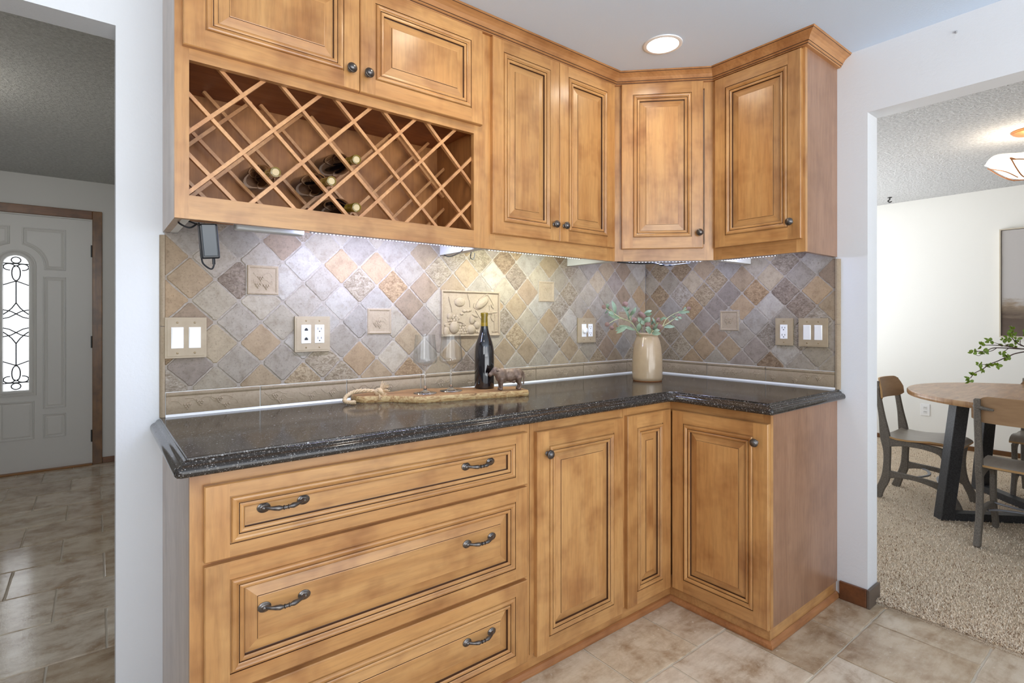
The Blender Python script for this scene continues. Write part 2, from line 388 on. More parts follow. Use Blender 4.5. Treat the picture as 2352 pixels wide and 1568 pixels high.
for i in range(80000):
    t = rr.random() ** 1.6; x = .072 + t * 3.4; y = rr.uniform(-2.1, .1) if x > .9 else rr.uniform(-2.0, -.9)
    tuft(x, y, rr.uniform(.007, .014), rr.uniform(.0011, .0021), .005)
for i in range(5000):
    y = rr.uniform(-2.1, -1.1); x = .058 + rr.random() * .026
    tuft(x, y, rr.uniform(.004, .010), .002, .006)
tf.build('carpet_pile', TUFT, cp, fix=False)['kind'] = 'stuff'

def bboard(name, x0, x1, y0, y1, mat=DKW, h=.078):
    m = MB(); m.box(x0, x1, y0, y1, 0, h); return struct(m.build(name, mat, bevel=.003, seg=2))
bboard('baseboard_right', -.013, 0, -1.158, -1.053, wood('walnut_stained_base', 'x', lin(112, 66, 36), lin(90, 52, 28), lin(64, 36, 18), .35))
m = MB(); m.box(-.013, .108, -1.171, -1.158, 0, .078); struct(m.build('baseboard_jamb', plain('grey_vinyl_base', lin(96, 84, 74), .4), bevel=.002))
bboard('baseboard_hall', -2.524, -2.28, 3.708, 3.72, h=.05)
m = MB(); m.box(3.728, 3.74, -4.4, .62, 0, .06); struct(m.build('baseboard_dining', wood('stained_base', 'y', lin(120, 76, 42), lin(98, 60, 14), lin(72, 42, 24)), bevel=.002))

# ---- front door in the hall
DX0, DX1, DY = -3.512, -2.599, 3.725
door = MB()
# slab built as a grid of boards around the arched light: outline pieces
gx0, gx1, gz0, spring, gx = -3.141, -2.991, .658, 1.652, -3.066
door.box(DX0, gx0 - .0, DY, DY + .044, .012, 2.05); door.box(gx1, DX1, DY, DY + .044, .012, 2.05)
door.box(gx0, gx1, DY, DY + .044, .012, gz0)
arc = [(gx + (gx1 - gx) * math.cos(PI * i / 14), spring + (gx1 - gx) * math.sin(PI * i / 14)) for i in range(15)]
top = [(gx1, 2.05)] + [(gx0, 2.05)]
pl = arc + [(gx0, 2.05), (gx1, 2.05)]
n = len(pl)
door.add([(x, DY, z) for x, z in pl] + [(x, DY + .044, z) for x, z in pl], [tuple(range(n)), tuple(range(2 * n - 1, n - 1, -1))] + [(i, (i + 1) % n, n + (i + 1) % n, n + i) for i in range(n)])
d1 = struct(door.build('door_1', HDOOR)); d1['label'] = 'white entry door with a narrow arched leaded window'
def emboss(polyp, name='panel_molding', w=.026, h=.010):
    # a moulded ring following a closed outline (x,z), then a raised inner field
    m = MB(); n = len(polyp); cxp = sum(p[0] for p in polyp) / n; czp = sum(p[1] for p in polyp) / n
    def inset(d):
        out = []
        for i in range(n):
            a, b, c = Vector(polyp[i - 1]), Vector(polyp[i]), Vector(polyp[(i + 1) % n])
            n1 = Vector((-(b - a).y, (b - a).x)).normalized(); n2 = Vector((-(c - b).y, (c - b).x)).normalized()
            mt = (n1 + n2); mt = mt.normalized() / max(.35, mt.normalized().dot(n1)); out.append(b + mt * d)
        return out
    ar = sum(polyp[i][0] * polyp[(i + 1) % n][1] - polyp[(i + 1) % n][0] * polyp[i][1] for i in range(n)); sg = 1 if ar > 0 else -1
    rings = [(0, 0), (.003, -h), (.008, -h), (.013, .0025 - .004), (.017, -.001), (.030, -.007), (.034, -.007)]
    vs = []
    for d, y in rings: vs += [(p.x, DY + y - .0005, p.y) for p in inset(d * sg)]
    fs = [(k * n + i, k * n + (i + 1) % n, (k + 1) * n + (i + 1) % n, (k + 1) * n + i) for k in range(len(rings) - 1) for i in range(n)]
    fs.append(tuple((len(rings) - 1) * n + i for i in range(n)))
    m.add(vs, fs); return m.build(name, HDOOR, d1)
def rectp(x0, x1, z0, z1): return [(x0, z0), (x1, z0), (x1, z1), (x0, z1)]
emboss(rectp(-2.905, -2.763, .50, 1.567)); emboss(rectp(-3.369, -3.227, .50, 1.567))
emboss(rectp(-2.905, -2.763, .261, .452)); emboss(rectp(-3.369, -3.227, .261, .452)); emboss(rectp(-3.170, -2.958, .263, .568))
R_ = .168
def cornerp(sgn):
    a0 = math.acos(.028 / R_); pts = []
    A = [(.03 + 0, spring + math.sqrt(R_ ** 2 - .03 ** 2))]
    pts = [(gx + sgn * (R_ * math.cos(t)), spring + R_ * math.sin(t)) for t in [math.radians(78) * (1 - i / 8) for i in range(9)]]
    pts += [(gx + sgn * R_, 1.622), (gx + sgn * .303, 1.622), (gx + sgn * .303, 1.957), (gx + sgn * .035, 1.957)]
    return pts
emboss(cornerp(1)); emboss(cornerp(-1))
# glazing frame
m = MB()
outl = [(gx1, gz0), (gx1, spring)] + arc[1:-1] + [(gx0, spring), (gx0, gz0)]
def offs(p, d):
    x, z = p
    if z >= spring: v = Vector((x - gx, z - spring)).normalized() * d; return (x + v.x, z + v.y)
    return (x + (d if x > gx else -d), z - d if z <= gz0 + 1e-6 else z)
rg = [(.046, 0), (.044, -.012), (.034, -.014), (.026, -.007), (.018, -.012), (.003, -.012), (0, -.004), (0, .02)]
n = len(outl); vs = []
for d, y in rg: vs += [(offs(p, d)[0], DY + y, offs(p, d)[1]) for p in outl]
m.add(vs, [(k * n + i, k * n + (i + 1) % n, (k + 1) * n + (i + 1) % n, (k + 1) * n + i) for k in range(len(rg) - 1) for i in range(n)])
m.build('window_frame', HDOOR, d1)
m = MB(); m.add([(x, DY + .018, z) for x, z in outl], [tuple(range(n))])
m.build('glass', emis('daylit_frosted_glass', (.92, .955, 1, 1), 2.4), d1)
m = MB(); yk = DY + .008
def cam_(pts, r=.0046): m.tube([(gx + a, yk, z) for a, z in pts], r, 6)
def ell(cz, rx, rz, a0=0, a1=360, cx0=0, n=20): return [(cx0 + rx * math.cos(math.radians(a0 + (a1 - a0) * i / n)), cz + rz * math.sin(math.radians(a0 + (a1 - a0) * i / n))) for i in range(n + 1)]
for fl_ in (1, -1):
    zc = lambda z: (1.19 + (z - 1.19) * 1) if fl_ == 1 else (gz0 + 1.724 - z)
    T = lambda pts: [(a, zc(z)) for a, z in pts]
    cam_(T(ell(1.690, .028, .024))); cam_(T([(-.075, 1.664), (.075, 1.660)]))
    cam_(T(ell(1.588, .025, .060)))
    for sg in (1, -1):
        cam_(T([(sg * a, z) for a, z in ell(1.635, .034, .025, 180, -100, .040)]))
        cam_(T([(0, 1.525), (sg * .03, 1.512), (sg * .075, 1.492)]))
        cam_(T([(0, 1.352), (sg * .025, 1.310), (sg * .05, 1.282), (sg * .075, 1.260)]))
        cam_(T([(sg * -.075, 1.297), (sg * -.03, 1.285), (0, 1.265 - .0), (sg * .04, 1.238), (sg * .075, 1.228)]))
    cam_(T([(0, 1.525), (0, 1.352)]))
m.build('came', plain('dark_lead_came', lin(70, 72, 74), .5, .4), d1)
for z in (1.795, 1.031, .241):
    m = MB(); m.tube([(DX1 + .004, DY - .006, z - .05), (DX1 + .004, DY - .006, z + .05)], .007, 10); m.build('hinge', STEEL, d1)
m = MB(); m.box(DX1, -2.592, DY - .003, DY + .06, 0, 2.06); m.box(DX0 - .006, DX1, DY - .003, DY + .06, 2.053, 2.06); m.box(DX0 - .008, DX0, DY - .003, DY + .06, 0, 2.06)
m.build('door_jamb', plain('white_jamb', lin(226, 224, 218), .5), d1)
m = MB(); m.box(-2.592, -2.526, 3.700, 3.72, 0, 2.132); struct(m.build('trim_1', DKZ, bevel=.004, seg=2))
m = MB(); m.box(-3.59, -2.592, 3.700, 3.72, 2.062, 2.132); struct(m.build('trim_2', DKW, bevel=.004, seg=2))
m = MB(); m.box(-3.585, -3.52, 3.700, 3.72, 0, 2.062); struct(m.build('trim_3', DKZ, bevel=.004, seg=2))
m = MB(); m.box(DX0, -2.592, 3.68, 3.76, 0, .011); struct(m.build('trim_4', plain('oak_threshold', lin(160, 112, 64), .4), bevel=.003))

# ------------------------------------------------------------------ cabinet parts
def panel_mesh(w, h, ml, mt, flat=False, field=0, rd=random):
    """framed front: origin lower left, x across, z up, front towards -y, thickness 19 mm"""
    m = MB(); T = .019
    tone = [rd.uniform(.3, .75) for _ in range(5)]
    def rect(ix, iz, y): return [(ix, y, iz), (w - ix, y, iz), (w - ix, y, h - iz), (ix, y, h - iz)]
    def ring(a, b, mats=(1, 0, 1, 0), t=None, sm=False):
        for i in range(4):
            j = (i + 1) % 4; m.add([a[i], a[j], b[j], b[i]], [(0, 1, 2, 3)], mats[i], tone[i] if t is None else t)
    b0 = rect(0, 0, 0); b1 = rect(0, 0, -.0165); b2 = rect(.0025, .0025, -T)
    m.add(b0, [(3, 2, 1, 0)], 0, .4); ring(b0, b1); ring(b1, b2)
    e = .0025
    m.add([(e, -T, e), (ml, -T, e), (ml, -T, h - e), (e, -T, h - e)], [(0, 1, 2, 3)], 0, tone[3])
    m.add([(w - ml, -T, e), (w - e, -T, e), (w - e, -T, h - e), (w - ml, -T, h - e)], [(0, 1, 2, 3)], 0, tone[1])
    m.add([(ml, -T, e), (w - ml, -T, e), (w - ml, -T, mt), (ml, -T, mt)], [(0, 1, 2, 3)], 1, tone[0])
    m.add([(ml, -T, h - mt), (w - ml, -T, h - mt), (w - ml, -T, h - e), (ml, -T, h - e)], [(0, 1, 2, 3)], 1, tone[2])
    P = [(0, -T, 2), (.001, -.0165, 2), (.0026, -.0165, 0), (.0034, -.0205, 0), (.0055, -.0232, 0), (.0095, -.0242, 0), (.0135, -.0228, 0), (.0165, -.0195, 0), (.019, -.0180, 0),
         (.0195, -.0150, 2), (.0210, -.0150, 2), (.0214, -.0178, 0), (.0245, -.0192, 0), (.0285, -.0188, 0), (.0315, -.0165, 0), (.0320, -.0100, 2), (.0336, -.0095, 2)]
    if not flat: P += [(.0600, -.0138, 0), (.0606, -.0160, 2), (.0625, -.0165, 0)]
    else: P += [(.036, -.0095, 0)]
    prev = None; k = 0
    for s, y, g_ in P:
        cur = rect(ml + s, mt + s, y)
        if prev is not None:
            if g_ == 2: ring(prev, cur, (2, 2, 2, 2), .5)
            else: ring(prev, cur)
        prev = cur
    m.add(prev, [(0, 1, 2, 3)], field, tone[4])
    return m
def knob(parent, x, z):
    m = MB(); M = Matrix.Translation((0, 0, 0)) @ Matrix.Rotation(PI / 2, 4, 'X')
    m.lathe([(.0085, 0), (.0085, .0015), (.0055, .004), (.005, .010), (.0075, .013), (.0135, .0155), (.0160, .0185), (.0158, .021), (.0140, .0235), (.0132, .0238), (.0120, .0262), (.0085, .0292), (.004, .0308), (.0005, .0312)], 20, M)
    return m.build('knob', BRZ, parent, (x, -.0192, z))
def pull(parent, x, z, cc=.094, yb=-.0175):
    m = MB()
    for sg in (-1, 1):
        M = Matrix.Translation((sg * cc / 2, 0, 0)) @ Matrix.Rotation(PI / 2, 4, 'X')
        m.lathe([(.0155, 0), (.0155, .0025), (.0125, .004), (.0118, .0045), (.010, .0065), (.0072, .0075), (.006, .010), (.002, .0118), (.0003, .012)], 20, M, sy=.78)
    pts = []; rs = []
    K = [(-.047, .004, .0050), (-.041, .012, .0046), (-.034, .017, .0042), (-.024, .0205, .0058), (-.016, .0225, .0066), (-.009, .0235, .0042), (-.0075, .0235, .0036), (-.0065, .0235, .0056), (-.0045, .0235, .0058), (-.0035, .0235, .0038), (0, .0238, .0046)]
    K = K + [(-a, b, c) for a, b, c in K[-2::-1]]
    m.tube([(a * cc / .094, -b, -.004 * math.cos(a / .047 * PI / 2) + .0015) for a, b, c in K], [c for a, b, c in K], 12)
    return m.build('pull_handle', BRZ, parent, (x, yb, z))

TH = {'A': 0.0, 'D': -PI / 4, 'B': -PI / 2}
def front(name, root, p0, th, w, h, ml, mt, flat=False, field=0, mats=None, seed=0):
    m = panel_mesh(w, h, ml, mt, flat, field, random.Random(seed))
    o = m.build(name, mats or [WV, WH, GL], root, Vector(p0) - root.location, (0, 0, th), bevel=0)
    return o
def board_mesh(boards):
    m = MB(); rd = random.Random(len(boards) * 13 + 5)
    for b in boards: m.box(*b[:6], m=b[6], t=rd.uniform(.35, .7))
    return m
def shift(boards, o): return [(b[0] - o[0], b[1] - o[0], b[2] - o[1], b[3] - o[1], b[4] - o[2], b[5] - o[2], b[6]) for b in boards]

# ---- upper cabinets
ZU, ZT, UD = 1.4975, 2.345, .315
wine = thing('wine_rack_cabinet', 'maple wall cabinet with two short doors over a diamond lattice wine rack', 'cabinet', (-1.9, -.15, ZU), 0)
o_ = wine.location
bs = [(-2.41, -2.376, -UD, -UD + .019, ZU, ZT, 0), (-1.44, -1.39, -UD, -UD + .019, ZU, ZT, 0), (-2.376, -1.44, -UD, -UD + .019, ZU, 1.562, 1),
      (-2.376, -1.44, -UD, -UD + .019, 1.932, 1.975, 1), (-2.376, -1.44, -UD, -UD + .019, 2.31, ZT, 1), (-1.92, -1.88, -UD, -UD + .019, 1.975, 2.31, 0)]
board_mesh(shift(bs, o_)).build('face_frame', [WV, WH], wine)
m = MB()
for b in shift([(-2.41, -2.391, -UD + .019, -.001, ZU, ZT, 0)], o_): m.box(*b[:6], m=b[6], t=.45)
m.build('side_panel', [wood('grey_brown_end_panel', 'z', lin(196, 176, 158), lin(182, 160, 142), lin(160, 136, 116))], wine)
m = MB()
for b in shift([(-2.391, -2.372, -UD + .019, -.0125, ZU, 1.5462, 0), (-1.412, -1.391, -UD + .019, -.0125, ZU, 1.5462, 0), (-2.391, -1.391, -UD + .019, -.001, 1.5462, 1.549, 0)], o_): m.box(*b[:6], m=b[6])
m.build('underside', MELA, wine)
m = MB()
for b in shift([(-2.391, -1.391, -.012, -.001, 1.540, ZT, 0), (-1.425, -1.391, -UD + .019, -.012, 1.540, ZT, 0), (-2.391, -2.381, -UD + .019, -.012, 1.540, ZT, 0), (-2.381, -1.425, -UD + .019, -.012, 1.549, 1.553, 0),
                (-2.381, -1.425, -UD + .019, -.012, 1.948, 1.965, 1), (-2.391, -1.391, -UD + .019, -.012, 2.33, ZT, 1)], o_): m.box(*b[:6], m=b[6])
m.build('carcass', [WD, WT], wine)
def clip_line(cst, sg, x0, x1, z0, z1):
    # line z = cst + sg*x clipped to the box
    pts = []
    for x in (x0, x1):
        z = cst + sg * x
        if z0 <= z <= z1: pts.append((x, z))
    for z in (z0, z1):
        x = (z - cst) / sg
        if x0 < x < x1: pts.append((x, z))
    pts.sort(); return (pts[0], pts[-1]) if len(pts) >= 2 and (pts[-1][0] - pts[0][0]) > .07 else None
def lattice(name, yc, mats, jig):
    m = MB(); rd = random.Random(int(-yc * 1000))
    for sg in (1, -1):
        for k in range(-12, 13):
            xa, za = -2.321 + .0, 1.627
            cst = (za - sg * xa) + .1672 * k
            sgm = clip_line(cst, sg, -2.380, -1.426, 1.5485, 1.947)
            if not sgm: continue
            (x0, z0), (x1, z1) = sgm
            d = Vector((x1 - x0, 0, z1 - z0)).normalized(); nrm = Vector((-d.z, 0, d.x)); w = .0052; dy = .007
            yo = yc + (-.002 if sg == 1 else .002)
            a, b = Vector((x0, yo, z0)) - o_, Vector((x1, yo, z1)) - o_
            vs = [p + nrm * s1 * w + Vector((0, s2 * dy, 0)) for p in (a, b) for s1 in (-1, 1) for s2 in (-1, 1)]
            m.add(vs, [(0, 1, 3, 2), (4, 6, 7, 5), (0, 4, 5, 1), (2, 3, 7, 6), (0, 2, 6, 4), (1, 5, 7, 3)], 0, rd.uniform(.3, .8))
    return m.build(name, mats, wine)
LATM = wood('lattice_maple', 'y', lin(208, 156, 104), lin(190, 136, 86), lin(160, 104, 62))
lattice('front_lattice', -.288, LATM, 0); lattice('rear_lattice', -.065, LATM, 1)
for i, (x0, x1, kx) in enumerate(((-2.392, -1.8995, -1.932), (-1.8975, -1.411, -1.874))):
    d = front('door', wine, (x0, -UD, 1.964), 0, x1 - x0, .360, .052, .052, seed=20 + i); knob(d, kx - x0, .062)

tall = thing('wall_cabinet', 'tall two door maple wall cabinet between the wine rack and the corner', 'cabinet', (-1.01, -.15, ZU), 0, 'tall wall cabinets')
o_ = tall.location
bs = [(-1.39, -1.34, -UD, -UD + .019, ZU, ZT, 0), (-.69, -.634, -UD, -UD + .019, ZU, ZT, 0), (-1.34, -.69, -UD, -UD + .019, ZU, 1.575, 1), (-1.34, -.69, -UD, -UD + .019, 2.30, ZT, 1), (-1.03, -.99, -UD, -UD + .019, 1.575, 2.30, 0)]
board_mesh(shift(bs, o_)).build('face_frame', [WV, WH], tall)
m = MB()
for b in shift([(-1.389, -.636, -UD + .019, -.001, 1.5462, ZT, 0), (-1.389, -1.371, -UD + .019, -.0125, ZU, 1.5462, 0), (-.654, -.636, -UD + .019, -.0125, ZU, 1.5462, 0)], o_): m.box(*b[:6])
m.build('carcass', MELA, tall)
for i, (x0, x1, kx) in enumerate(((-1.363, -1.0105, -1.042), (-1.0085, -.655, -.984))):
    d = front('door', tall, (x0, -UD, 1.557), 0, x1 - x0, .767, .052, .048, seed=30 + i); knob(d, kx - x0, .068)

diag = thing('corner_wall_cabinet', 'single door maple wall cabinet set diagonally across the corner', 'cabinet', (-.25, -.25, ZU), 0, 'tall wall cabinets')
o_ = diag.location
m = MB()
P5 = [(-.001, -.001), (-.632, -.001), (-.632, -UD + .02), (-UD + .02, -.632), (-.001, -.632)]
m.prism([(x - o_.x, y - o_.y) for x, y in P5], .0487, ZT - ZU)
for b in shift([(-.632, -.614, -UD + .02, -.0125, ZU, 1.5462, 0), (-UD + .02, -.0125, -.632, -.614, ZU, 1.5462, 0)], o_): m.box(*b[:6])
m.build('carcass', MELA, diag)
L = math.hypot(.634 - UD, .634 - UD)
m = board_mesh([(0, .04, 0, .019, 0, ZT - ZU, 0), (L - .04, L, 0, .019, 0, ZT - ZU, 0), (.04, L - .04, 0, .019, 0, .075, 1), (.04, L - .04, 0, .019, .80, ZT - ZU, 1)])
m.build('face_frame', [WV, WH], diag, Vector((-.634, -UD, ZU)) - o_, (0, 0, TH['D']))
c_ = math.sqrt(.5)
s0 = .030
d = front('door', diag, (-.634 + s0 * c_, -UD - s0 * c_, 1.553), TH['D'], .372, .775, .052, .052, seed=41); knob(d, .372 - .020, .070)

endc = thing('wall_cabinet', 'single door maple wall cabinet at the right end beside the dining opening', 'cabinet', (-.15, -.84, ZU), 0, 'tall wall cabinets')
o_ = endc.location
m = board_mesh([(0, .042, 0, .019, 0, ZT - ZU, 0), (.407 - .035, .407, 0, .019, 0, ZT - ZU, 0), (.042, .372, 0, .019, 0, .07, 1), (.042, .372, 0, .019, .80, ZT - ZU, 1)])
m.build('face_frame', [WV, WH], endc, Vector((-UD, -.634, ZU)) - o_, (0, 0, TH['B']))
m = MB()
for b in shift([(-UD + .019, -.001, -1.022, -.636, 1.5462, ZT, 0), (-UD + .019, -.0125, -.654, -.636, ZU, 1.5462, 0)], o_): m.box(*b[:6])
m.build('carcass', MELA, endc)
ENDP = wood('pinkish_maple_end_panel', 'z', lin(160, 122, 96), lin(150, 112, 87), lin(134, 98, 74), .42)
m = MB()
for b in shift([(-UD + .019, -.001, -1.041, -1.022, ZU, ZT, 0)], o_): m.box(*b[:6], t=.45)
m.build('side_panel', ENDP, endc)
d = front('door', endc, (-UD, -.651, 1.551), TH['B'], .380, .770, .052, .050, seed=52); knob(d, .342, .070)

# ---- crown moulding swept along the cabinet fronts
def sweep(path, prof, dark=()):
    """path: list of xy, outward normal is to the right of travel; prof: (out, z)"""
    n = len(path); dirs = [(Vector(path[i + 1]) - Vector(path[i])).normalized() for i in range(n - 1)]
    m = MB(); vs = []
    for i in range(n):
        if i == 0: nn = Vector((dirs[0].y, -dirs[0].x)); sc = 1
        elif i == n - 1: nn = Vector((dirs[-1].y, -dirs[-1].x)); sc = 1
        else:
            n1 = Vector((dirs[i - 1].y, -dirs[i - 1].x)); n2 = Vector((dirs[i].y, -dirs[i].x)); nn = (n1 + n2).normalized(); sc = 1 / nn.dot(n1)
        for d, z in prof: vs.append((path[i][0] + nn.x * d * sc, path[i][1] + nn.y * d * sc, z))
    k = len(prof)
    for i in range(n - 1):
        m.add([vs[i * k + j] for j in range(k)] + [vs[(i + 1) * k + j] for j in range(k)], [(j, j + 1, k + j + 1, k + j) for j in range(k - 1) if j not in dark], 0, .4 + .1 * (i % 2))
        if dark: m.add([vs[i * k + j] for j in range(k)] + [vs[(i + 1) * k + j] for j in range(k)], [(j, j + 1, k + j + 1, k + j) for j in dark], 1, .5)
    m.add([vs[j] for j in range(k)], [tuple(range(k))]); m.add([vs[(n - 1) * k + j] for j in range(k)], [tuple(range(k))])
    return m
CR = [(-.01, 2.326), (.014, 2.326), (.0165, 2.329), (.0165, 2.3325), (.0195, 2.334), (.0225, 2.337), (.0225, 2.3405), (.0255, 2.344), (.032, 2.353), (.041, 2.3605), (.050, 2.3655), (.0535, 2.367), (.0535, 2.370), (.058, 2.3745), (-.01, 2.3745)]
pth = [(-2.41, -UD), (-.634, -UD), (-UD, -.634), (-UD, -1.041), (0, -1.041)]
cr = sweep(pth, CR, (2, 5, 11))
cr = cr.build('crown_molding', [kw('maple_crown', lin(190, 138, 88), lin(174, 120, 72), lin(140, 88, 48)), GL])
tag(cr, 'maple crown molding running along the cabinet tops under the ceiling', 'molding')

# ---- base cabinets
BD, ZB0, ZB1 = .6025, .070, .872
dr = thing('drawer_cabinet', 'maple base cabinet with three wide drawers at the left end', 'cabinet', (-1.907, -.3, 0), 0, 'base cabinets')
o_ = dr.location
m = MB(); b = shift([(-2.391, -1.406, -BD + .019, -.001, ZB0, ZB1, 0)], o_)[0]; m.box(*b[:6]); m.build('carcass', WD, dr)
bs = [(-2.41, -2.368, -BD, -BD + .019, ZB0, ZB1, 0), (-1.445, -1.406, -BD, -BD + .019, ZB0, ZB1, 0), (-2.368, -1.445, -BD, -BD + .019, .822, ZB1, 1), (-2.368, -1.445, -BD, -BD + .019, .64, .69, 1), (-2.368, -1.445, -BD, -BD + .019, .32, .37, 1), (-2.368, -1.445, -BD, -BD + .019, ZB0, .11, 1)]
board_mesh(shift(bs, o_)).build('face_frame', [WV, WH], dr)
m = MB(); b = shift([(-2.41, -2.391, -BD + .019, -.001, 0, ZB1, 0)], o_)[0]; m.box(*b[:6], t=.45); m.build('side_panel', [bpy.data.materials['grey_brown_end_panel']], dr)
m = MB(); b = shift([(-2.41, -1.405, -BD + .004, -BD + .02, 0.001, ZB0, 0)], o_)[0]; m.box(*b[:6]); m.build('toe_kick', [WH], dr)
for i, (z0, z1, fl_, px) in enumerate(((.666, .842, True, .7655), (.354, .657, False, .527), (.066, .342, False, .222))):
    d = front('drawer', dr, (-2.383, -BD, z0), 0, .956, z1 - z0, .052, .032 if i == 0 else .040, fl_, 1, seed=60 + i)
    for x in (-2.209, -1.624): pull(d, x + 2.383, px - z0, yb=-.0095 if fl_ else -.0165)
bc = thing('base_cabinet', 'single door maple base cabinet between the drawers and the corner', 'cabinet', (-1.16, -.3, 0), 0, 'base cabinets')
o_ = bc.location
m = MB(); b = shift([(-1.404, -.921, -BD + .019, -.001, ZB0, ZB1, 0)], o_)[0]; m.box(*b[:6]); m.build('carcass', WD, bc)
bs = [(-1.404, -1.366, -BD, -BD + .019, ZB0, ZB1, 0), (-.952, -.921, -BD, -BD + .019, ZB0, ZB1, 0), (-1.366, -.952, -BD, -BD + .019, .815, ZB1, 1), (-1.366, -.952, -BD, -BD + .019, ZB0, .11, 1)]
board_mesh(shift(bs, o_)).build('face_frame', [WV, WH], bc)
m = MB(); b = shift([(-1.405, -.92, -BD + .004, -BD + .02, 0.001, ZB0, 0)], o_)[0]; m.box(*b[:6]); m.build('toe_kick', [WH], bc)
d = front('door', bc, (-1.384, -BD, .062), 0, .447, .773, .054, .053, seed=71); knob(d, .044, .694)
cc = thing('corner_base_cabinet', 'L shaped maple corner base cabinet with a narrow and a wide door', 'cabinet', (-.3, -.3, 0), 0, 'base cabinets')
o_ = cc.location
m = MB(); L6 = [(-.001, -.001), (-.919, -.001), (-.919, -BD + .019), (-BD + .019, -BD + .019), (-BD + .019, -1.022), (-.001, -1.022)]
m.prism([(x - o_.x, y - o_.y) for x, y in L6], ZB0, ZB1); m.build('carcass', WD, cc)
bs = [(-.919, -.893, -BD, -BD + .019, ZB0, ZB1, 0), (-.893, -BD, -BD, -BD + .019, .822, ZB1, 1), (-.893, -BD, -BD, -BD + .019, ZB0, .11, 1)]
board_mesh(shift(bs, o_)).build('face_frame', [WV, WH], cc)
board_mesh(shift([(-BD, -BD + .019, -1.041, -1.012, ZB0, ZB1, 0)], o_)).build('face_stile', [WV, WH], cc)
m = MB()
for b in shift([(-BD, -BD + .019, -1.012, -BD, .822, ZB1, 0), (-BD, -BD + .019, -1.012, -BD, ZB0, .11, 0)], o_):
    m = MB(); m.box(*b[:6]); m.build('face_rail', WY, cc)
m = MB(); b = shift([(-BD + .019, -.001, -1.041, -1.022, ZB0, ZB1, 0)], o_)[0]; m.box(*b[:6], t=.45); m.build('side_panel', ENDP, cc)
m = MB()
for b in shift([(-.92, -BD + .004, -BD + .004, -BD + .02, 0.001, ZB0, 0), (-BD + .004, -BD + .02, -1.036, -BD + .004, 0.001, ZB0, 0), (-BD + .02, -.001, -1.036, -1.02, 0.001, ZB0, 0)], o_): m.box(*b[:6])
m.build('toe_kick', [WH], cc)
front('narrow_door', cc, (-.908, -BD, .068), 0, .284, .768, .057, .052, seed=81)
d = front('door', cc, (-BD, -.6235, .068), TH['B'], .416, .766, .056, .052, seed=82); knob(d, .372, .693)
sh = sweep([(-2.41, -BD + .003), (-BD + .003, -BD + .003), (-BD + .003, -1.037), (0, -1.037)], [(0, .001), (.014, .001), (.0145, .008), (.012, .016), (.007, .021), (0, .024)])
tag(sh.build('shoe_molding', kw('maple_shoe', lin(178, 122, 76), lin(160, 106, 64), lin(130, 80, 46))), 'rounded maple shoe molding along the foot of the base cabinets', 'molding')

# ---- countertop
def rounded(pts, rads, seg=6):
    out = []
    for i, p in enumerate(pts):
        r = rads[i]
        if r == 0: out.append(Vector(p)); continue
        p = Vector(p); a = (Vector(pts[i - 1]) - p).normalized(); b = (Vector(pts[i + 1]) - p).normalized()
        p0 = p + a * r; p1 = p + b * r
        for k in range(seg + 1):
            t = k / seg; out.append(p0 * (1 - t) ** 2 + p * 2 * t * (1 - t) + p1 * t * t)
    return out
XL, YF, XB, YR = -2.443, -.647, -.655, -1.074
base = [(XL, -.0005), (XL, YF), (XB, YF), (XB, YR), (-.0005, YR)]
PR = [(-.30, .8735), (-.008, .8735), (-.003, .8755), (0, .8800), (0, .8875), (-.0025, .8935), (-.0075, .8975), (-.0125, .8995), (-.0150, .9020), (-.0165, .9055), (-.0205, .9080), (-.0240, .9090), (-.0245, .9130), (-.0262, .9140)]
def offpath(pts, d):
    n = len(pts); out = []
    for i in range(n):
        a = (pts[i] - pts[i - 1]).normalized() if i else (pts[1] - pts[0]).normalized()
        b = (pts[i + 1] - pts[i]).normalized() if i < n - 1 else a
        n1 = Vector((a.y, -a.x)); n2 = Vector((b.y, -b.x)); nn = (n1 + n2).normalized(); out.append(pts[i] + nn * (d / max(.3, nn.dot(n1))))
    return out
rp = rounded(base, [0, .014, .030, .014, 0])
def ctring(d):
    i = -d
    p = [(XL + i, -.0005), (XL + i, YF + i), (XB + i, YF + i), (XB + i, YR + i), (-.0005, YR + i)]
    return rounded(p, [0, max(.016 - i, .0015), .030 + i, max(.016 - i, .0015), 0])
# travel goes down the left end then right: outward is to the right of travel
m = MB(); k = len(PR); vs = []
rings = [ctring(d) for d, z in PR[1:]]
inner_b = None
npth = len(rp)
for (d, z), rg_ in zip(PR[1:], rings): vs += [(p.x, p.y, z) for p in rg_]
m.add(vs, [(j * npth + i, j * npth + i + 1, (j + 1) * npth + i + 1, (j + 1) * npth + i) for j in range(len(rings) - 1) for i in range(npth - 1)], 0, smooth=True)
topv = [(p.x, p.y, .914) for p in rings[-1]] + [(-.0005, -.0005, .914)]
m.add(topv, [tuple(range(len(topv)))])
botv = [(p.x, p.y, .8735) for p in rings[0]] + [(-.0005, -.0005, .8735)]
m.add(botv, [tuple(range(len(botv)))])
m.add([(rg_[0].x, rg_[0].y, z) for (d, z), rg_ in zip(PR[1:], rings)] + [(-.0005, -.0005, .914), (-.0005, -.0005, .8735)], [tuple(range(len(rings) + 2))])
m.add([(rg_[-1].x, rg_[-1].y, z) for (d, z), rg_ in zip(PR[1:], rings)] + [(-.0005, -.0005, .914), (-.0005, -.0005, .8735)], [tuple(range(len(rings) + 2))])
ct = m.build('countertop', QUARTZ, angle=50)
tag(ct, 'dark speckled L shaped countertop with a stepped rounded edge on the base cabinets', 'countertop')

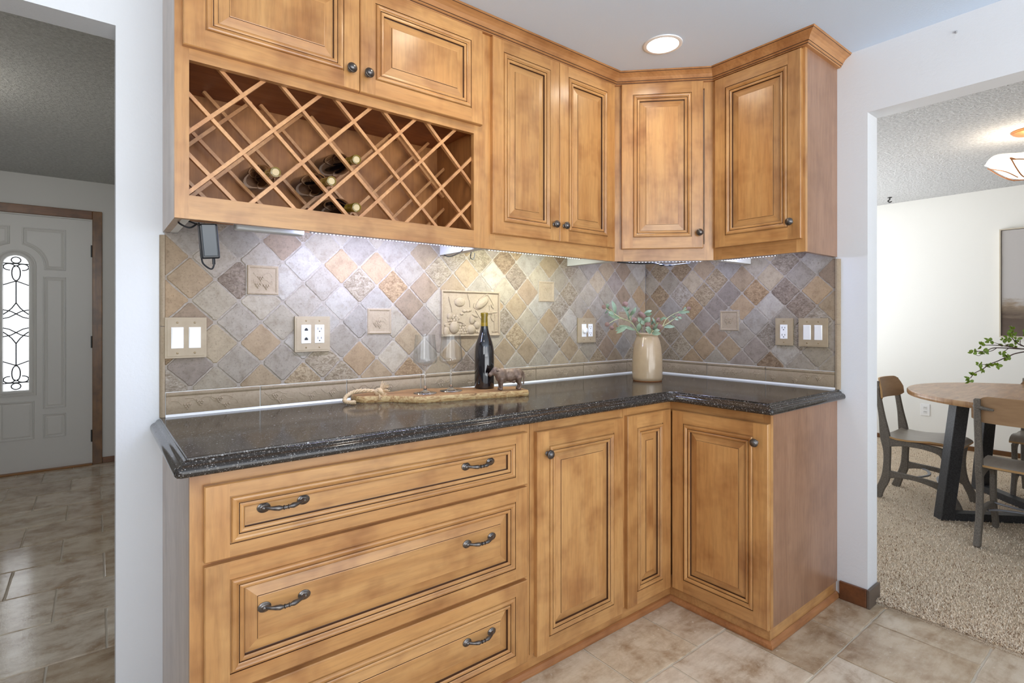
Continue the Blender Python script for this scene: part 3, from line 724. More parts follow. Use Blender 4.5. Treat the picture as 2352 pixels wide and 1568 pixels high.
# ------------------------------------------------------------------ backsplash
bsr = thing('backsplash', 'diagonal travertine tile backsplash with accent tiles between counter and wall cabinets', 'backsplash', (-1.2, -.01, .914))
bo = bsr.location.copy()
PAL = [lin(157, 146, 129), lin(153, 138, 115), lin(147, 127, 102), lin(138, 119, 99), lin(157, 149, 138), lin(144, 136, 126), lin(149, 139, 126), lin(144, 126, 102), lin(153, 130, 102), lin(134, 122, 111), lin(147, 136, 119), lin(142, 132, 119)]
def clip(poly, f):
    out = []
    for i in range(len(poly)):
        a, b = poly[i], poly[(i + 1) % len(poly)]; fa, fb = f(a), f(b)
        if fa >= 0: out.append(a)
        if (fa >= 0) != (fb >= 0):
            t = fa / (fa - fb); out.append((a[0] + (b[0] - a[0]) * t, a[1] + (b[1] - a[1]) * t))
    return out
def tile_field(x0, x1, z0, z1, ox, oz, seed, place):
    m = MB(); rd = random.Random(seed); H = .0709
    i0 = int((x0 - ox) / H) - 2; i1 = int((x1 - ox) / H) + 2; j0 = int((z0 - oz) / H) - 2; j1 = int((z1 - oz) / H) + 2
    for i in range(i0, i1):
        for j in range(j0, j1):
            if (i + j) % 2 == 0: continue
            rd = random.Random(seed * 7919 + i * 131 + j)
            cx_, cz_ = ox + i * H, oz + j * H; e = H - .0021 + rd.uniform(-.0006, .0004)
            pts = []
            C4 = [(cx_ + e, cz_), (cx_, cz_ + e), (cx_ - e, cz_), (cx_, cz_ - e)]
            for q_ in range(4):
                a, b = C4[q_], C4[(q_ + 1) % 4]; pv = C4[q_ - 1]
                cr_ = rd.uniform(.04, .09)
                pts.append((a[0] + (pv[0] - a[0]) * cr_, a[1] + (pv[1] - a[1]) * cr_))
                pts.append((a[0] + (b[0] - a[0]) * cr_, a[1] + (b[1] - a[1]) * cr_))
                for t in (.25, .45, .65, .82):
                    w = abs(rd.gauss(0, .0010)); dx, dz = (cx_ - (a[0] + b[0]) / 2), (cz_ - (a[1] + b[1]) / 2); L_ = math.hypot(dx, dz)
                    pts.append((a[0] + (b[0] - a[0]) * t + dx / L_ * w, a[1] + (b[1] - a[1]) * t + dz / L_ * w))
            whole = list(pts); seam = (cz_ - H < 1.4968 < cz_ + H)
            for f in (lambda p: p[0] - x0, lambda p: x1 - p[0], lambda p: p[1] - z0, lambda p: z1 - p[1]):
                if pts: pts = clip(pts, f)
            if len(pts) < 3: continue
            n = len(pts); gx_ = sum(p[0] for p in pts) / n; gz_ = sum(p[1] for p in pts) / n
            ins = [(gx_ + (p[0] - gx_) * .95, gz_ + (p[1] - gz_) * .95) for p in pts]
            if seam:          # tile continuing under the cabinet: trim its bevelled face without a new edge
                ins = [(cx_ + (p[0] - cx_) * .955, cz_ + (p[1] - cz_) * .955) for p in whole]
                for f in (lambda p: p[0] - x0 - .001, lambda p: x1 - .001 - p[0], lambda p: p[1] - z0, lambda p: z1 - p[1]):
                    if ins: ins = clip(ins, f)
            b = rd.choice(PAL); s_ = rd.uniform(.9, 1.1); c = tuple(x * s_ for x in b[:3]); to = rd.uniform(0, .58) if rd.random() < .72 else .9
            th = .0105 + rd.uniform(-.0008, .0008)
            if seam:
                m.add([place(p[0], th - .0012, p[1]) for p in pts], [tuple(range(n))], 0, to, c)
                if len(ins) > 2: m.add([place(p[0], th, p[1]) for p in ins], [tuple(range(len(ins)))], 0, to, c)
                continue
            m.add([place(p[0], .004, p[1]) for p in pts] + [place(p[0], th - .002, p[1]) for p in pts] + [place(p[0], th, p[1]) for p in ins],
                  [(a_, (a_ + 1) % n, n + (a_ + 1) % n, n + a_) for a_ in range(n)] + [(n + a_, n + (a_ + 1) % n, 2 * n + (a_ + 1) % n, 2 * n + a_) for a_ in range(n)] + [tuple(range(2 * n, 3 * n))], 0, to, c)
    A = [place(x0, .0085, z0), place(x1, .0085, z0), place(x1, .0085, z1), place(x0, .0085, z1)]
    m.add(A, [(0, 1, 2, 3)], 1)
    return m
pA = lambda a, d, z: (a - bo.x, -d - bo.y, z - bo.z)          # along wall_back
pB = lambda a, d, z: (-d - bo.x, -a - bo.y, z - bo.z)         # along wall_right, a measured from the corner
tile_field(-2.405, -.0105, .993, 1.4968, -2.194, 1.142, 5, pA).build('tile_field', [TILE, GROUT], bsr)
tile_field(-2.371, -.0105, 1.4968, 1.5455, -2.194, 1.142, 5, pA).build('upper_tile_edge', [TILE, GROUT], bsr)
tile_field(.0105, 1.038, .993, 1.4968, .6775, 1.142, 6, pB).build('tile_field', [TILE, GROUT], bsr)
tile_field(.0105, 1.0215, 1.4968, 1.5455, .6775, 1.142, 6, pB).build('upper_tile_edge', [TILE, GROUT], bsr)
def vine(m, place, x0, x1, z0, z1, d, seed, n=3, leafy=True):
    rd = random.Random(seed)
    for _ in range(n):
        cx_, cz_ = rd.uniform(x0 + .018, x1 - .018), rd.uniform(z0 + .012, z1 - .012)
        for r_ in range(3):
            for q_ in range(3 - r_):
                m.ball(place(cx_ + (q_ - (2 - r_) / 2) * .0075 + rd.uniform(-.001, .001), d, cz_ - r_ * .0058), .0040, 7, 5)
        pts = [(cx_ + t * .04 + rd.uniform(-.004, .004), cz_ + .008 + math.sin(t * 5 + seed) * .009) for t in (-1, -.6, -.2, .2, .6, 1)]
        pts = [(min(max(a, x0 + .006), x1 - .006), min(max(b, z0 + .005), z1 - .005)) for a, b in pts]
        m.tube(smooth([place(a, d, b) for a, b in pts], 3), .0016, 5)
def border(a0, a1, place, seed):
    m = MB(); P_ = [(.004, .922), (.0125, .922), (.0135, .9235), (.0135, .9755), (.0125, .9775), (.0145, .9795), (.0170, .9835), (.0165, .9885), (.0135, .9905), (.004, .9905)]
    n = len(P_); vs = [place(a0, d, z) for d, z in P_] + [place(a1, d, z) for d, z in P_]
    m.add(vs, [(i, (i + 1) % n, n + (i + 1) % n, n + i) for i in range(n)] + [tuple(range(n)), tuple(range(2 * n - 1, n - 1, -1))])
    if a1 - a0 > .12: vine(m, place, a0 + .006, a1 - .006, .926, .974, .0132, seed, 4)
    return m.build('border_tile', STONE, bsr)
ea = [-2.404, -2.127, -1.821, -1.503, -1.187, -.868, -.536, -.183, -.017]
for i in range(len(ea) - 1): border(ea[i] + .002, ea[i + 1] - .002, pA, 100 + i)
eb = [.017, .098, .413, .728, 1.037]
for i in range(len(eb) - 1): border(eb[i] + .002, eb[i + 1] - .002, pB, 120 + i)
m = MB()
for (a0, a1, pf) in ((-2.404, -.008, pA), (.008, 1.038, pB)):
    P_ = [(.001, .9142), (.0185, .9142), (.0135, .9215), (.001, .9215)]
    vs = [pf(a0, d, z) for d, z in P_] + [pf(a1, d, z) for d, z in P_]
    m.add(vs, [(i, (i + 1) % 4, 4 + (i + 1) % 4, 4 + i) for i in range(4)] + [(0, 1, 2, 3), (7, 6, 5, 4)])
    vs = [pf(a0, d, z) for d, z in ((.001, .921), (.0085, .921), (.0085, .994), (.001, .994))] + [pf(a1, d, z) for d, z in ((.001, .921), (.0085, .921), (.0085, .994), (.001, .994))]
    m.add(vs, [(i, (i + 1) % 4, 4 + (i + 1) % 4, 4 + i) for i in range(4)] + [(0, 1, 2, 3), (7, 6, 5, 4)])
m.build('caulk_joint', CAULK, bsr)
def accent(a, z, place, seed):
    m = MB(); h = .0505
    def ring(k, d): return [place(a - k, d, z - k), place(a + k, d, z - k), place(a + k, d, z + k), place(a - k, d, z + k)]
    R = [ring(h, .004), ring(h, .0135), ring(h - .003, .0155), ring(h - .007, .0150), ring(h - .010, .0128), ring(h - .012, .0126)]
    for p_, q_ in zip(R, R[1:]):
        for i in range(4): m.add([p_[i], p_[(i + 1) % 4], q_[(i + 1) % 4], q_[i]], [(0, 1, 2, 3)])
    m.add(R[-1], [(0, 1, 2, 3)])
    g2 = ring(h + .004, .0116); g1 = ring(h + .004, .004)
    m.add(g2, [(0, 1, 2, 3)], 1)
    for i in range(4): m.add([g1[i], g1[(i + 1) % 4], g2[(i + 1) % 4], g2[i]], [(0, 1, 2, 3)], 1)
    vine(m, place, a - .036, a + .036, z - .036, z + .036, .0122, seed, 3)
    return m.build('accent_tile', [STONE, GROUT], bsr)
for i, (a, z) in enumerate(((-2.118, 1.359), (-1.687, 1.215), (-.797, 1.361), (-.203, 1.215))): accent(a, z, pA, 200 + i)
accent(.54, 1.215, pB, 210)
# relief plaque: still life of bottle, glass, fruit and grapes
m = MB(); ax0, ax1, az0, az1 = -1.406, -1.092, 1.147, 1.349
def rr_(k, d): return [pA(ax0 + k, d, az0 + k), pA(ax1 - k, d, az0 + k), pA(ax1 - k, d, az1 - k), pA(ax0 + k, d, az1 - k)]
R = [rr_(0, .004), rr_(0, .0185), rr_(.002, .0200), rr_(.006, .0200), rr_(.008, .0180), rr_(.009, .0125)]
for p_, q_ in zip(R, R[1:]):
    for i in range(4): m.add([p_[i], p_[(i + 1) % 4], q_[(i + 1) % 4], q_[i]], [(0, 1, 2, 3)])
m.add(R[-1], [(0, 1, 2, 3)])
U = lambda u, v: (ax0 + (u - 150) / (1660 - 150) * (ax1 - ax0), az1 - (v - 200) / (1370 - 200) * (az1 - az0))
def rel(u, v, r, sx=1, sz=1, dep=.5, rot=0):
    a, z = U(u, v); M = Matrix.Rotation(rot, 3, 'Y'); m.ball(pA(a, .0125, z), r, 12, 8, sc=(sx, dep, sz), M=M)
rd = random.Random(9)
for row, (v, us) in enumerate(((1280, (630, 690, 750, 810)), (1220, (600, 660, 720, 780)), (1150, (620, 690, 750)), (960, (340, 400, 470, 540)), (900, (440, 520, 580)), (860, (460, 540)), (1080, (640, 700)), (1260, (1030, 1090, 1140)))):
    for u in us: rel(u + rd.uniform(-8, 8), v + rd.uniform(-8, 8), .0072)
for (u, v) in ((720, 720), (660, 790), (800, 710), (860, 700)): rel(u, v, .009, 1.2, .8)
rel(900, 1200, .024, 1, .9, .45); rel(920, 950, .018, .8, 1.1, .4); rel(1050, 1080, .018, 1, 1, .4); rel(470, 1140, .026, 1, 1.1, .4); rel(360, 860, .015, 1, 1, .4); rel(280, 1230, .018, .9, 1.2, .35)
rel(605, 490, .029, 1, .72, .28); rel(605, 490, .024, 1, .70, .36)
# tilted bottle with label
rel(1180, 500, .044, 1, .48, .26, -.62); rel(1180, 500, .030, 1.1, .42, .40, -.62)
def line(pts, r=.0022): m.tube(smooth([pA(*[U(*p)[0], .0132, U(*p)[1]]) for p in pts], 4), r, 6)
line([(1100, 430), (1210, 340), (1320, 260)], .004); line([(1320, 260), (1430, 430), (1490, 560)]); line([(1010, 700), (1100, 850), (1180, 960)]); line([(980, 520), (970, 620), (1090, 690)])
line([(340, 360), (360, 480), (400, 620), (420, 760)], .003); line([(800, 280), (830, 380), (860, 500), (870, 620)]); line([(230, 1080), (330, 1040), (470, 1010), (600, 990), (760, 1080)], .003)
line([(880, 880), (960, 950), (1080, 1000)], .002); line([(1380, 560), (1385, 700)], .0025); line([(1240, 760), (1350, 770), (1460, 760)], .004); line([(1450, 750), (1590, 740)], .003)
line([(1440, 540), (1440, 580), (1500, 650)], .004); line([(1510, 1000), (1515, 1120), (1520, 1250)], .003); line([(1440, 800), (1430, 900), (1490, 980), (1540, 900), (1530, 800)], .0028); line([(1450, 1260), (1590, 1255)], .003)
rel(300, 1100, .014, 1.3, .7, .3, .5); rel(560, 1290, .012, 1.6, .7, .3, -.3); rel(1000, 830, .012, 1.6, .6, .3, .4)
m.build('relief_plaque', STONE, bsr, angle=60)
for nm, a0, a1, pf in (('edge_trim', -2.419, -2.405, pA), ('edge_trim', 1.038, 1.056, pB)):
    m = MB(); sg = 1 if pf is pB else -1
    outer, inner = (a1, a0) if pf is pB else (a0, a1)
    P_ = [(inner, .0005), (inner, .0145), (inner + (outer - inner) * .45, .0155), (inner + (outer - inner) * .8, .0115), (outer, .005), (outer, .0005)]
    for z0, z1 in ((.9145, 1.20), (1.2012, 1.488)):
        n = len(P_); vs = [pf(a, d, z0) for a, d in P_] + [pf(a, d, z1) for a, d in P_]
        m.add(vs, [(i, (i + 1) % n, n + (i + 1) % n, n + i) for i in range(n)] + [tuple(range(n)), tuple(range(2 * n - 1, n - 1, -1))])
    m.build('edge_trim', STONE, bsr)

# ------------------------------------------------------------------ switch and outlet plates (local x across, z up, front -y)
def plate(name, label, cat, loc, rot, w, h, devs, group=None):
    t = thing(name, label, cat, loc, rot, group)
    m = MB(); m.box(-w / 2, w / 2, -.0085, 0, -h / 2, h / 2); m.box(-w / 2 + .006, w / 2 - .006, -.0095, -.008, -h / 2 + .006, h / 2 - .006)
    m.build('plate', PLATE, t, bevel=.003, seg=2)
    for x, kind in devs:
        for sz in (-1, 1):
            sc_ = MB(); sc_.lathe([(.0034, 0), (.0034, .0006), (.0025, .0013), (.0002, .0015)], 12, Matrix.Rotation(PI / 2, 4, 'X')); sc_.build('screw', plain('screw_bronze', lin(150, 130, 100), .4, .5) if 'screw_bronze' not in bpy.data.materials else bpy.data.materials['screw_bronze'], t, (x, -.0095, sz * .0485))
        m = MB()
        if kind == 'rocker':
            m.box(x - .0168, x + .0168, -.0105, -.009, -.0335, .0335)
            m.add([(x - .0150, -.0105, -.031), (x + .0150, -.0105, -.031), (x + .0150, -.0125, 0), (x - .0150, -.0125, 0), (x + .0150, -.0145, .031), (x - .0150, -.0145, .031), (x - .0150, -.0105, .031), (x + .0150, -.0105, .031)],
                  [(0, 1, 2, 3), (3, 2, 4, 5), (5, 4, 7, 6), (0, 3, 5, 6), (1, 7, 4, 2)])
            m.build('rocker_switch', WHT, t, bevel=.0008)
        elif kind == 'dial':
            m.box(x - .0168, x + .0168, -.0105, -.009, -.0335, .0335); m.lathe([(.0165, 0), (.0165, .004), (.015, .013), (.012, .0155), (.0005, .016)], 24, Matrix.Translation((x, -.0105, 0)) @ Matrix.Rotation(PI / 2, 4, 'X'))
            m.build('dimmer_dial', WHT, t)
        else:
            m.box(x - .0168, x + .0168, -.0115, -.009, -.0335, .0335)
            rc = m.build('receptacle', WHT, t, bevel=.0008)
            for zz in (.017, -.017):
                s_ = MB()
                if kind == 'outlet':
                    s_.box(x - .0075, x - .0055, -.0119, -.0112, zz - .002, zz + .007); s_.box(x + .0050, x + .0072, -.0119, -.0112, zz - .001, zz + .006)
                    s_.lathe([(.0026, 0), (.0026, .0004), (.0002, .0005)], 10, Matrix.Translation((x, -.0114, zz - .0075)) @ Matrix.Rotation(PI / 2, 4, 'X'))
                else:
                    s_.box(x - .0062, x + .0062, -.0119, -.0112, zz - .005, zz + .002); s_.box(x - .0035, x + .0035, -.0119, -.0112, zz + .002, zz + .0052)
                s_.build('slots', SLOT, rc)
    return t
YP = -.0118
plate('switch_plate', 'tan plate with two white rocker switches by the left edge of the backsplash', 'light switch', (-2.3485, YP, 1.164), 0, .115, .130, ((-.024, 'rocker'), (.024, 'rocker')), 'wall plates on the backsplash')
plate('outlet_plate', 'tan double plate with phone jacks and an outlet below the left wall tiles', 'outlet', (-1.9505, YP, 1.169), 0, .127, .129, ((-.024, 'jack'), (.024, 'outlet')), 'wall plates on the backsplash')
plate('dimmer_plate', 'tan double plate with a round white dimmer knob left of the stoneware vase', 'dimmer', (-.5155, YP, 1.164), 0, .133, .131, ((-.024, 'dial'), (.024, 'outlet')), 'wall plates on the backsplash')
plate('outlet_plate', 'narrow tan plate with one white outlet right of the vase', 'outlet', (YP, -.819, 1.164), -PI / 2, .081, .128, ((0, 'outlet'),), 'wall plates on the backsplash')
plate('switch_plate', 'tan plate with two white rocker switches by the right edge of the backsplash', 'light switch', (YP, -.947, 1.163), -PI / 2, .124, .130, ((-.024, 'rocker'), (.024, 'rocker')), 'wall plates on the backsplash')

# ------------------------------------------------------------------ under-cabinet lights
def under(o, root):
    o.parent = root; o.matrix_parent_inverse = (Matrix.Translation(root.location) @ root.rotation_euler.to_matrix().to_4x4()).inverted()
def led(name, label, x0, x1, loc, rot, col, st, power, n):
    t = thing(name, label, 'light', loc, rot, 'led strips under the wall cabinets')
    m = MB(); m.box(x0, x1, -.008, .008, .004, .010); m.build('channel', ALU, t)
    m = MB()
    for i in range(n):
        x = x0 + (i + .5) / n * (x1 - x0); m.box(x - .0018, x + .0018, -.0018, .0018, .003, .0042)
    m.build('led_row', emis('led_' + label[:12].replace(' ', '_'), col + (1,), st), t)['kind'] = 'stuff'
    l = bpy.data.lights.new('led_light', 'AREA'); l.shape = 'RECTANGLE'; l.size = x1 - x0; l.size_y = .012; l.energy = power; l.color = col
    o = bpy.data.objects.new('led_light', l); COL.objects.link(o); o.parent = t; o.location = ((x0 + x1) / 2, .022, .021); o.rotation_euler = (math.radians(42), 0, 0)
    return t
PUR, GRN = (.58, .65, 1.0), (.94, 1.0, .90)
led_a = led('led_light_strip', 'long led strip under the front edge of the wine rack', -.14, .44, (-1.90, -.280, 1.494), 0, PUR, 6, 5.0, 50)
led_b = led('led_light_strip', 'led strip with a greenish glow under the tall two door cabinet', -.32, .20, (-1.03, -.280, 1.494), 0, GRN, 6, 3.2, 36)
led_c = led('led_light_strip', 'short led strip under the diagonal corner cabinet', -.20, .18, (-.43, -.44, 1.494), -PI / 4, PUR, 6, 2.4, 24)
led('led_light_strip', 'led strip under the right end wall cabinet', -.16, .10, (-.262, -.80, 1.494), -PI / 2, PUR, 6, .8, 20)
ub = thing('light_bar', 'short white light bar under the wine rack beside the power adapter', 'light', (-2.155, -.215, 1.494))
m = MB(); m.box(-.09, .11, -.022, .022, .0, .033); m.build('housing', plain('light_grey_plastic', lin(196, 200, 202), .4), ub, bevel=.006, seg=3)
ad_ = thing('power_adapter', 'black power adapter hanging under the left end of the wine rack', 'adapter', (-2.318, -.245, 1.447))
m = MB(); m.box(-.024, .024, -.016, .016, -.048, .052); m.build('case', BLK, ad_, (0, 0, 0), (.12, -.10, 0), bevel=.005, seg=3)
m = MB(); m.box(-.018, .018, -.0175, -.015, -.040, .050); m.build('face', GREY, ad_, (0, 0, 0), (.12, -.10, 0), bevel=.003, seg=2)
m = MB(); m.tube(smooth([(.012, 0, -.048), (.013, 0, -.065), (.006, 0, -.078), (-.012, .002, -.066), (-.018, .004, -.048), (-.022, .006, .0), (-.024, .01, .055)], 5), .0024, 8)
m.tube([(.012, 0, -.044), (.013, 0, -.064)], .0042, 8); m.tube(smooth([(-.03, .0, .05), (-.05, -.01, .035), (-.075, .0, .048), (-.06, .02, .06), (-.03, .01, .05)], 6), .0026, 8)
m.build('cord', BLK, ad_)
m = MB(); m.tube(smooth([(-1.455, -.262, 1.493), (-1.43, -.20, 1.490), (-1.42, -.11, 1.482), (-1.418, -.06, 1.494)], 5), .0022, 8)
under(m.build('cord', BLK), led_a)
m = MB(); m.tube(smooth([(-.60, -.30, 1.497), (-.52, -.37, 1.490), (-.45, -.40, 1.494), (-.38, -.42, 1.486), (-.33, -.47, 1.492), (-.30, -.50, 1.496)], 6), .003, 8); m.ball((-.40, -.41, 1.488), .009, 8, 6, sc=(2, 1.2, .7)); m.ball((-.36, -.43, 1.487), .008, 8, 6, sc=(1.6, 1, .7))
under(m.build('cord', BLK), led_c)
m = MB(); m.tube(smooth([(-1.375, -.20, 1.496), (-1.372, -.19, 1.474), (-1.350, -.18, 1.470), (-1.345, -.18, 1.496)], 5), .0018, 6)
under(m.build('cord', BLK), led_b)

# ------------------------------------------------------------------ recessed ceiling lights
def downlight(x, y, label, power):
    t = thing('recessed_light', label, 'ceiling light', (x, y, CZ), 0, 'recessed ceiling lights')
    m = MB(); m.lathe([(.080, -.0005), (.079, -.004), (.072, -.006), (.065, -.005), (.063, -.001), (.063, .0)], 40, capb=False, capt=False); m.build('trim_ring', WHT, t)
    m = MB(); m.lathe([(.0635, -.002), (.0002, -.0025)], 40, capb=False, capt=False); m.build('lens', emis('lit_lens', (1, .90, .74, 1), 22), t)
    l = bpy.data.lights.new('downlight', 'SPOT'); l.energy = power; l.color = (1, .92, .80); l.spot_size = math.radians(125); l.spot_blend = .6; l.shadow_soft_size = .06
    o = bpy.data.objects.new('downlight', l); COL.objects.link(o); o.parent = t; o.location = (0, 0, -.012)
    return t
downlight(-.705, -.638, 'round white recessed light glowing in the kitchen ceiling before the corner cabinet', 5)
downlight(-1.60, -.638, 'round recessed light in the ceiling above the wine rack doors', 8.5)
downlight(-2.60, -1.7, 'round recessed light in the ceiling over the kitchen floor', 8.5)

# ------------------------------------------------------------------ things on the counter
CT = .9142
q = N('acacia_board'); v = q.coord((1, 6, 6)); n1 = q.noise(v, 9, 4, .6, .8)
ACA = q.set(Base_Color=q.ramp(n1, [(.3, lin(112, 78, 48)), (.5, lin(156, 114, 74)), (.7, lin(184, 146, 100))]), Roughness=.45)
q = N('pale_live_edge'); v = q.coord((1, 4, 4)); n1 = q.noise(v, 22, 5, .7, 1.0)
SAP = q.set(Base_Color=q.ramp(n1, [(.30, lin(90, 58, 30)), (.42, lin(170, 130, 82)), (.6, lin(206, 180, 130))]), Roughness=.5)
bd = thing('cutting_board', 'long live edge wooden serving board with a rope loop on the counter', 'board', (-1.45, -.18, CT))
T_ = .024
out = [(-1.207, -.360), (-1.196, -.350), (-1.168, -.238), (-1.172, -.226), (-1.26, -.185), (-1.40, -.115), (-1.545, -.040), (-1.575, -.034), (-1.615, -.050), (-1.66, -.068), (-1.745, -.030), (-1.812, -.040), (-1.823, -.062), (-1.806, -.115), (-1.79, -.124), (-1.715, -.155), (-1.665, -.225), (-1.645, -.250), (-1.62, -.262), (-1.45, -.296), (-1.32, -.330)]
rp_ = [(x - bd.location.x, y - bd.location.y) for x, y in out]
m = MB(); n = len(rp_); gx_ = sum(p[0] for p in rp_) / n; gy_ = sum(p[1] for p in rp_) / n
lay = [(.985, 0), (1.0, .003), (1.003, T_ * .5), (.995, T_ - .003), (.985, T_)]
vs = [(gx_ + (x - gx_) * s_, gy_ + (y - gy_) * s_, z) for s_, z in lay for x, y in rp_]
m.add(vs, [(k * n + i, k * n + (i + 1) % n, (k + 1) * n + (i + 1) % n, (k + 1) * n + i) for k in range(len(lay) - 1) for i in range(n)], 1, smooth=True)
m.add([vs[(len(lay) - 1) * n + i] for i in range(n)], [tuple(range(n))], 0); m.add([vs[i] for i in range(n)], [tuple(range(n - 1, -1, -1))], 0)
m.build('slab', [ACA, SAP], bd, angle=55)
ROPE = N('jute_rope'); ROPE = ROPE.set(Base_Color=ROPE.mix(ROPE.noise(ROPE.coord(), 260, 2), lin(170, 138, 98), lin(226, 204, 168)), Roughness=.9)
m = MB()
def twist(pts, r):
    pts = smooth(pts, 10)
    for ph in (0, 2.1, 4.2):
        q_ = []
        for i, p in enumerate(pts):
            d = (pts[min(i + 1, len(pts) - 1)] - pts[max(i - 1, 0)]).normalized(); up = Vector((0, 0, 1)); sd = d.cross(up).normalized(); up = sd.cross(d)
            a = i * .75 + ph; q_.append(p + (sd * math.cos(a) + up * math.sin(a)) * r * .55)
        m.tube(q_, r * .62, 6)
L0 = Vector((-1.775, -.085, T_ + CT)) - bd.location
k0 = Vector((-1.733, -.112, T_ + CT + .009)) - bd.location
twist([k0, k0 + Vector((-.035, .012, .008)), k0 + Vector((-.085, .02, .008)), k0 + Vector((-.12, .012, -.004)), k0 + Vector((-.135, -.004, -.019)), k0 + Vector((-.122, -.020, -.024)), k0 + Vector((-.105, -.028, -.024))], .0068)
m.ball(k0, .019, 10, 8, sc=(1.1, 1, .9)); twist([k0 + Vector((-.010, -.014, .010)), k0 + Vector((.004, -.019, -.002)), k0 + Vector((.014, -.014, -.020))], .0062)
rd = random.Random(4)
for i in range(70):
    a = rd.uniform(-.7, 1.0); b = rd.uniform(-.6, 1.0); d = Vector((math.cos(a) * .6, rd.uniform(-.6, .5), b)).normalized()
    m.tube([k0 + d * .008, k0 + d * .024 + Vector((0, 0, .004)), k0 + d * rd.uniform(.034, .046)], [.0022, .0020, .0014], 4)
for i in range(26):
    d = Vector((rd.uniform(-.5, .3), rd.uniform(-1, -.3), rd.uniform(-1.0, -.3))).normalized(); p_ = k0 + Vector((-.006, -.016, -.004)); m.tube([p_, p_ + d * .014, p_ + d * rd.uniform(.018, .028)], [.0022, .0019, .0012], 4)
m.build('rope_loop', ROPE, bd)
BT = CT + T_ + .0004
# wine glasses
def wine_glass(loc, label):
    t = thing('wine_glass', label, 'wine glass', loc, 0, 'stemmed wine glasses on the board')
    z0 = .107
    outp = [(.0005, .0), (.0435, .0), (.0445, .0012), (.0425, .0024), (.022, .005), (.009, .010), (.0052, .018), (.0042, .030), (.0039, .060), (.0040, .082), (.0050, .092), (.0085, .1005), (.020, .1065), (.035, .1125), (.0440, .1185), (.0462, .1245), (.0458, .134), (.0432, .165), (.0402, .195), (.0380, .2235), (.0376, .2250)]
    inp = [(.0370, .2245), (.0374, .2215), (.0394, .195), (.0424, .165), (.0450, .134), (.0453, .1255), (.0430, .1200), (.034, .1145), (.019, .1090), (.007, .1055), (.0004, .1045)]
    m = MB(); m.lathe(outp[:12] + [(.0085, .1012), (.0005, .1016)], 40); m.build('stem', CLEAR, t, angle=60)
    m2 = MB(); m2.lathe(outp[11:] + inp, 40, capb=False); m2.build('bowl', GLASS, t, angle=60)
    return t
wine_glass((-1.578, -.186, BT), 'clear stemmed wine glass nearer the rope end of the board')
wine_glass((-1.464, -.189, BT), 'clear stemmed wine glass beside the wine bottle')
# wine bottles
BG = N('dark_green_bottle_glass'); BG = BG.set(Base_Color=lin(56, 44, 6), Roughness=.04, Specular_IOR_Level=.8, Coat_Weight=.4)
q = N('red_wine_glass'); REDW = q.set(Base_Color=lin(14, 10, 14), Roughness=.05, Specular_IOR_Level=.7, Coat_Weight=.5)
NECK = N('olive_neck_glass').set(Base_Color=lin(176, 146, 36), Roughness=.03, Transmission_Weight=.6, IOR=1.5)
CORK = plain('natural_cork', lin(206, 186, 146), .8)
t = thing('wine_bottle', 'dark unlabelled red wine bottle standing on the serving board', 'bottle', (-1.310, -.200, BT))
m = MB(); m.lathe([(.0375, 0), (.0398, .002), (.0405, .006), (.0405, .120), (.0400, .150), (.0375, .172), (.0325, .192), (.0260, .210), (.0200, .228), (.0165, .244), (.0152, .256)], 36); m.build('body', REDW, t)
m = MB(); m.lathe([(.0150, .2555), (.0142, .275), (.0136, .296), (.0136, .297), (.0152, .2975), (.0154, .308), (.0148, .3110), (.0115, .3115), (.0100, .309)], 28, capb=False, capt=False); m.build('neck', NECK, t)
m = MB(); m.lathe([(.0100, .270), (.0100, .306), (.0098, .3075)], 16); m.build('cork', CORK, t)
def rack_bottle(x, zn, label):
    A = Vector((x, -.326, zn + .034)); B = Vector((x - .006, -.022, zn + .072))
    t = thing('wine_bottle', label, 'bottle', A, 0, 'bottles lying in the wine rack')
    d = (A - B).normalized(); Rm = d.to_track_quat('Z', 'Y').to_matrix().to_4x4(); Rm.translation = B - A
    m = MB(); m.lathe([(.0345, 0), (.0370, .002), (.0375, .006), (.0375, .150), (.0345, .172), (.0260, .198), (.0180, .220), (.0150, .235)], 28, Rm); m.build('body', REDW, t)
    m = MB(); m.lathe([(.0149, .2345), (.0138, .285), (.0138, .286), (.0154, .2865), (.0156, .300), (.0148, .3050), (.0112, .3055), (.0108, .303)], 24, Rm, capb=False, capt=False); m.build('neck', NECK, t)
    m = MB(); m.lathe([(.0108, .26), (.0108, .3035), (.0104, .3045)], 16, Rm); m.build('cork', CORK, t)
rack_bottle(-2.155, 1.6265, 'wine bottle lying in the rack, the one furthest left')
rack_bottle(-1.988, 1.6265, 'wine bottle in the rack, the middle one with its cork just under the top one')
rack_bottle(-1.906, 1.710, 'wine bottle in the rack, the highest of the four')
rack_bottle(-1.906, 1.5535, 'wine bottle in the rack, lowest one lying against the bottom rail')

# bull figurine: one continuous body
bull = thing('bull_figurine', 'small brown metal bull figurine standing on the board before the bottle', 'figurine', (-1.268, -.305, BT), math.radians(-20))
m = MB()
def seg(a, b, ra, rb, n=8, k=10, sc=(1, 1)):
    a, b = Vector(a), Vector(b); pts = [a + (b - a) * i / k for i in range(k + 1)]; m.tube(pts, [ra + (rb - ra) * i / k for i in range(k + 1)], 12); m.ball(a, ra, 12, 8); m.ball(b, rb, 12, 8)
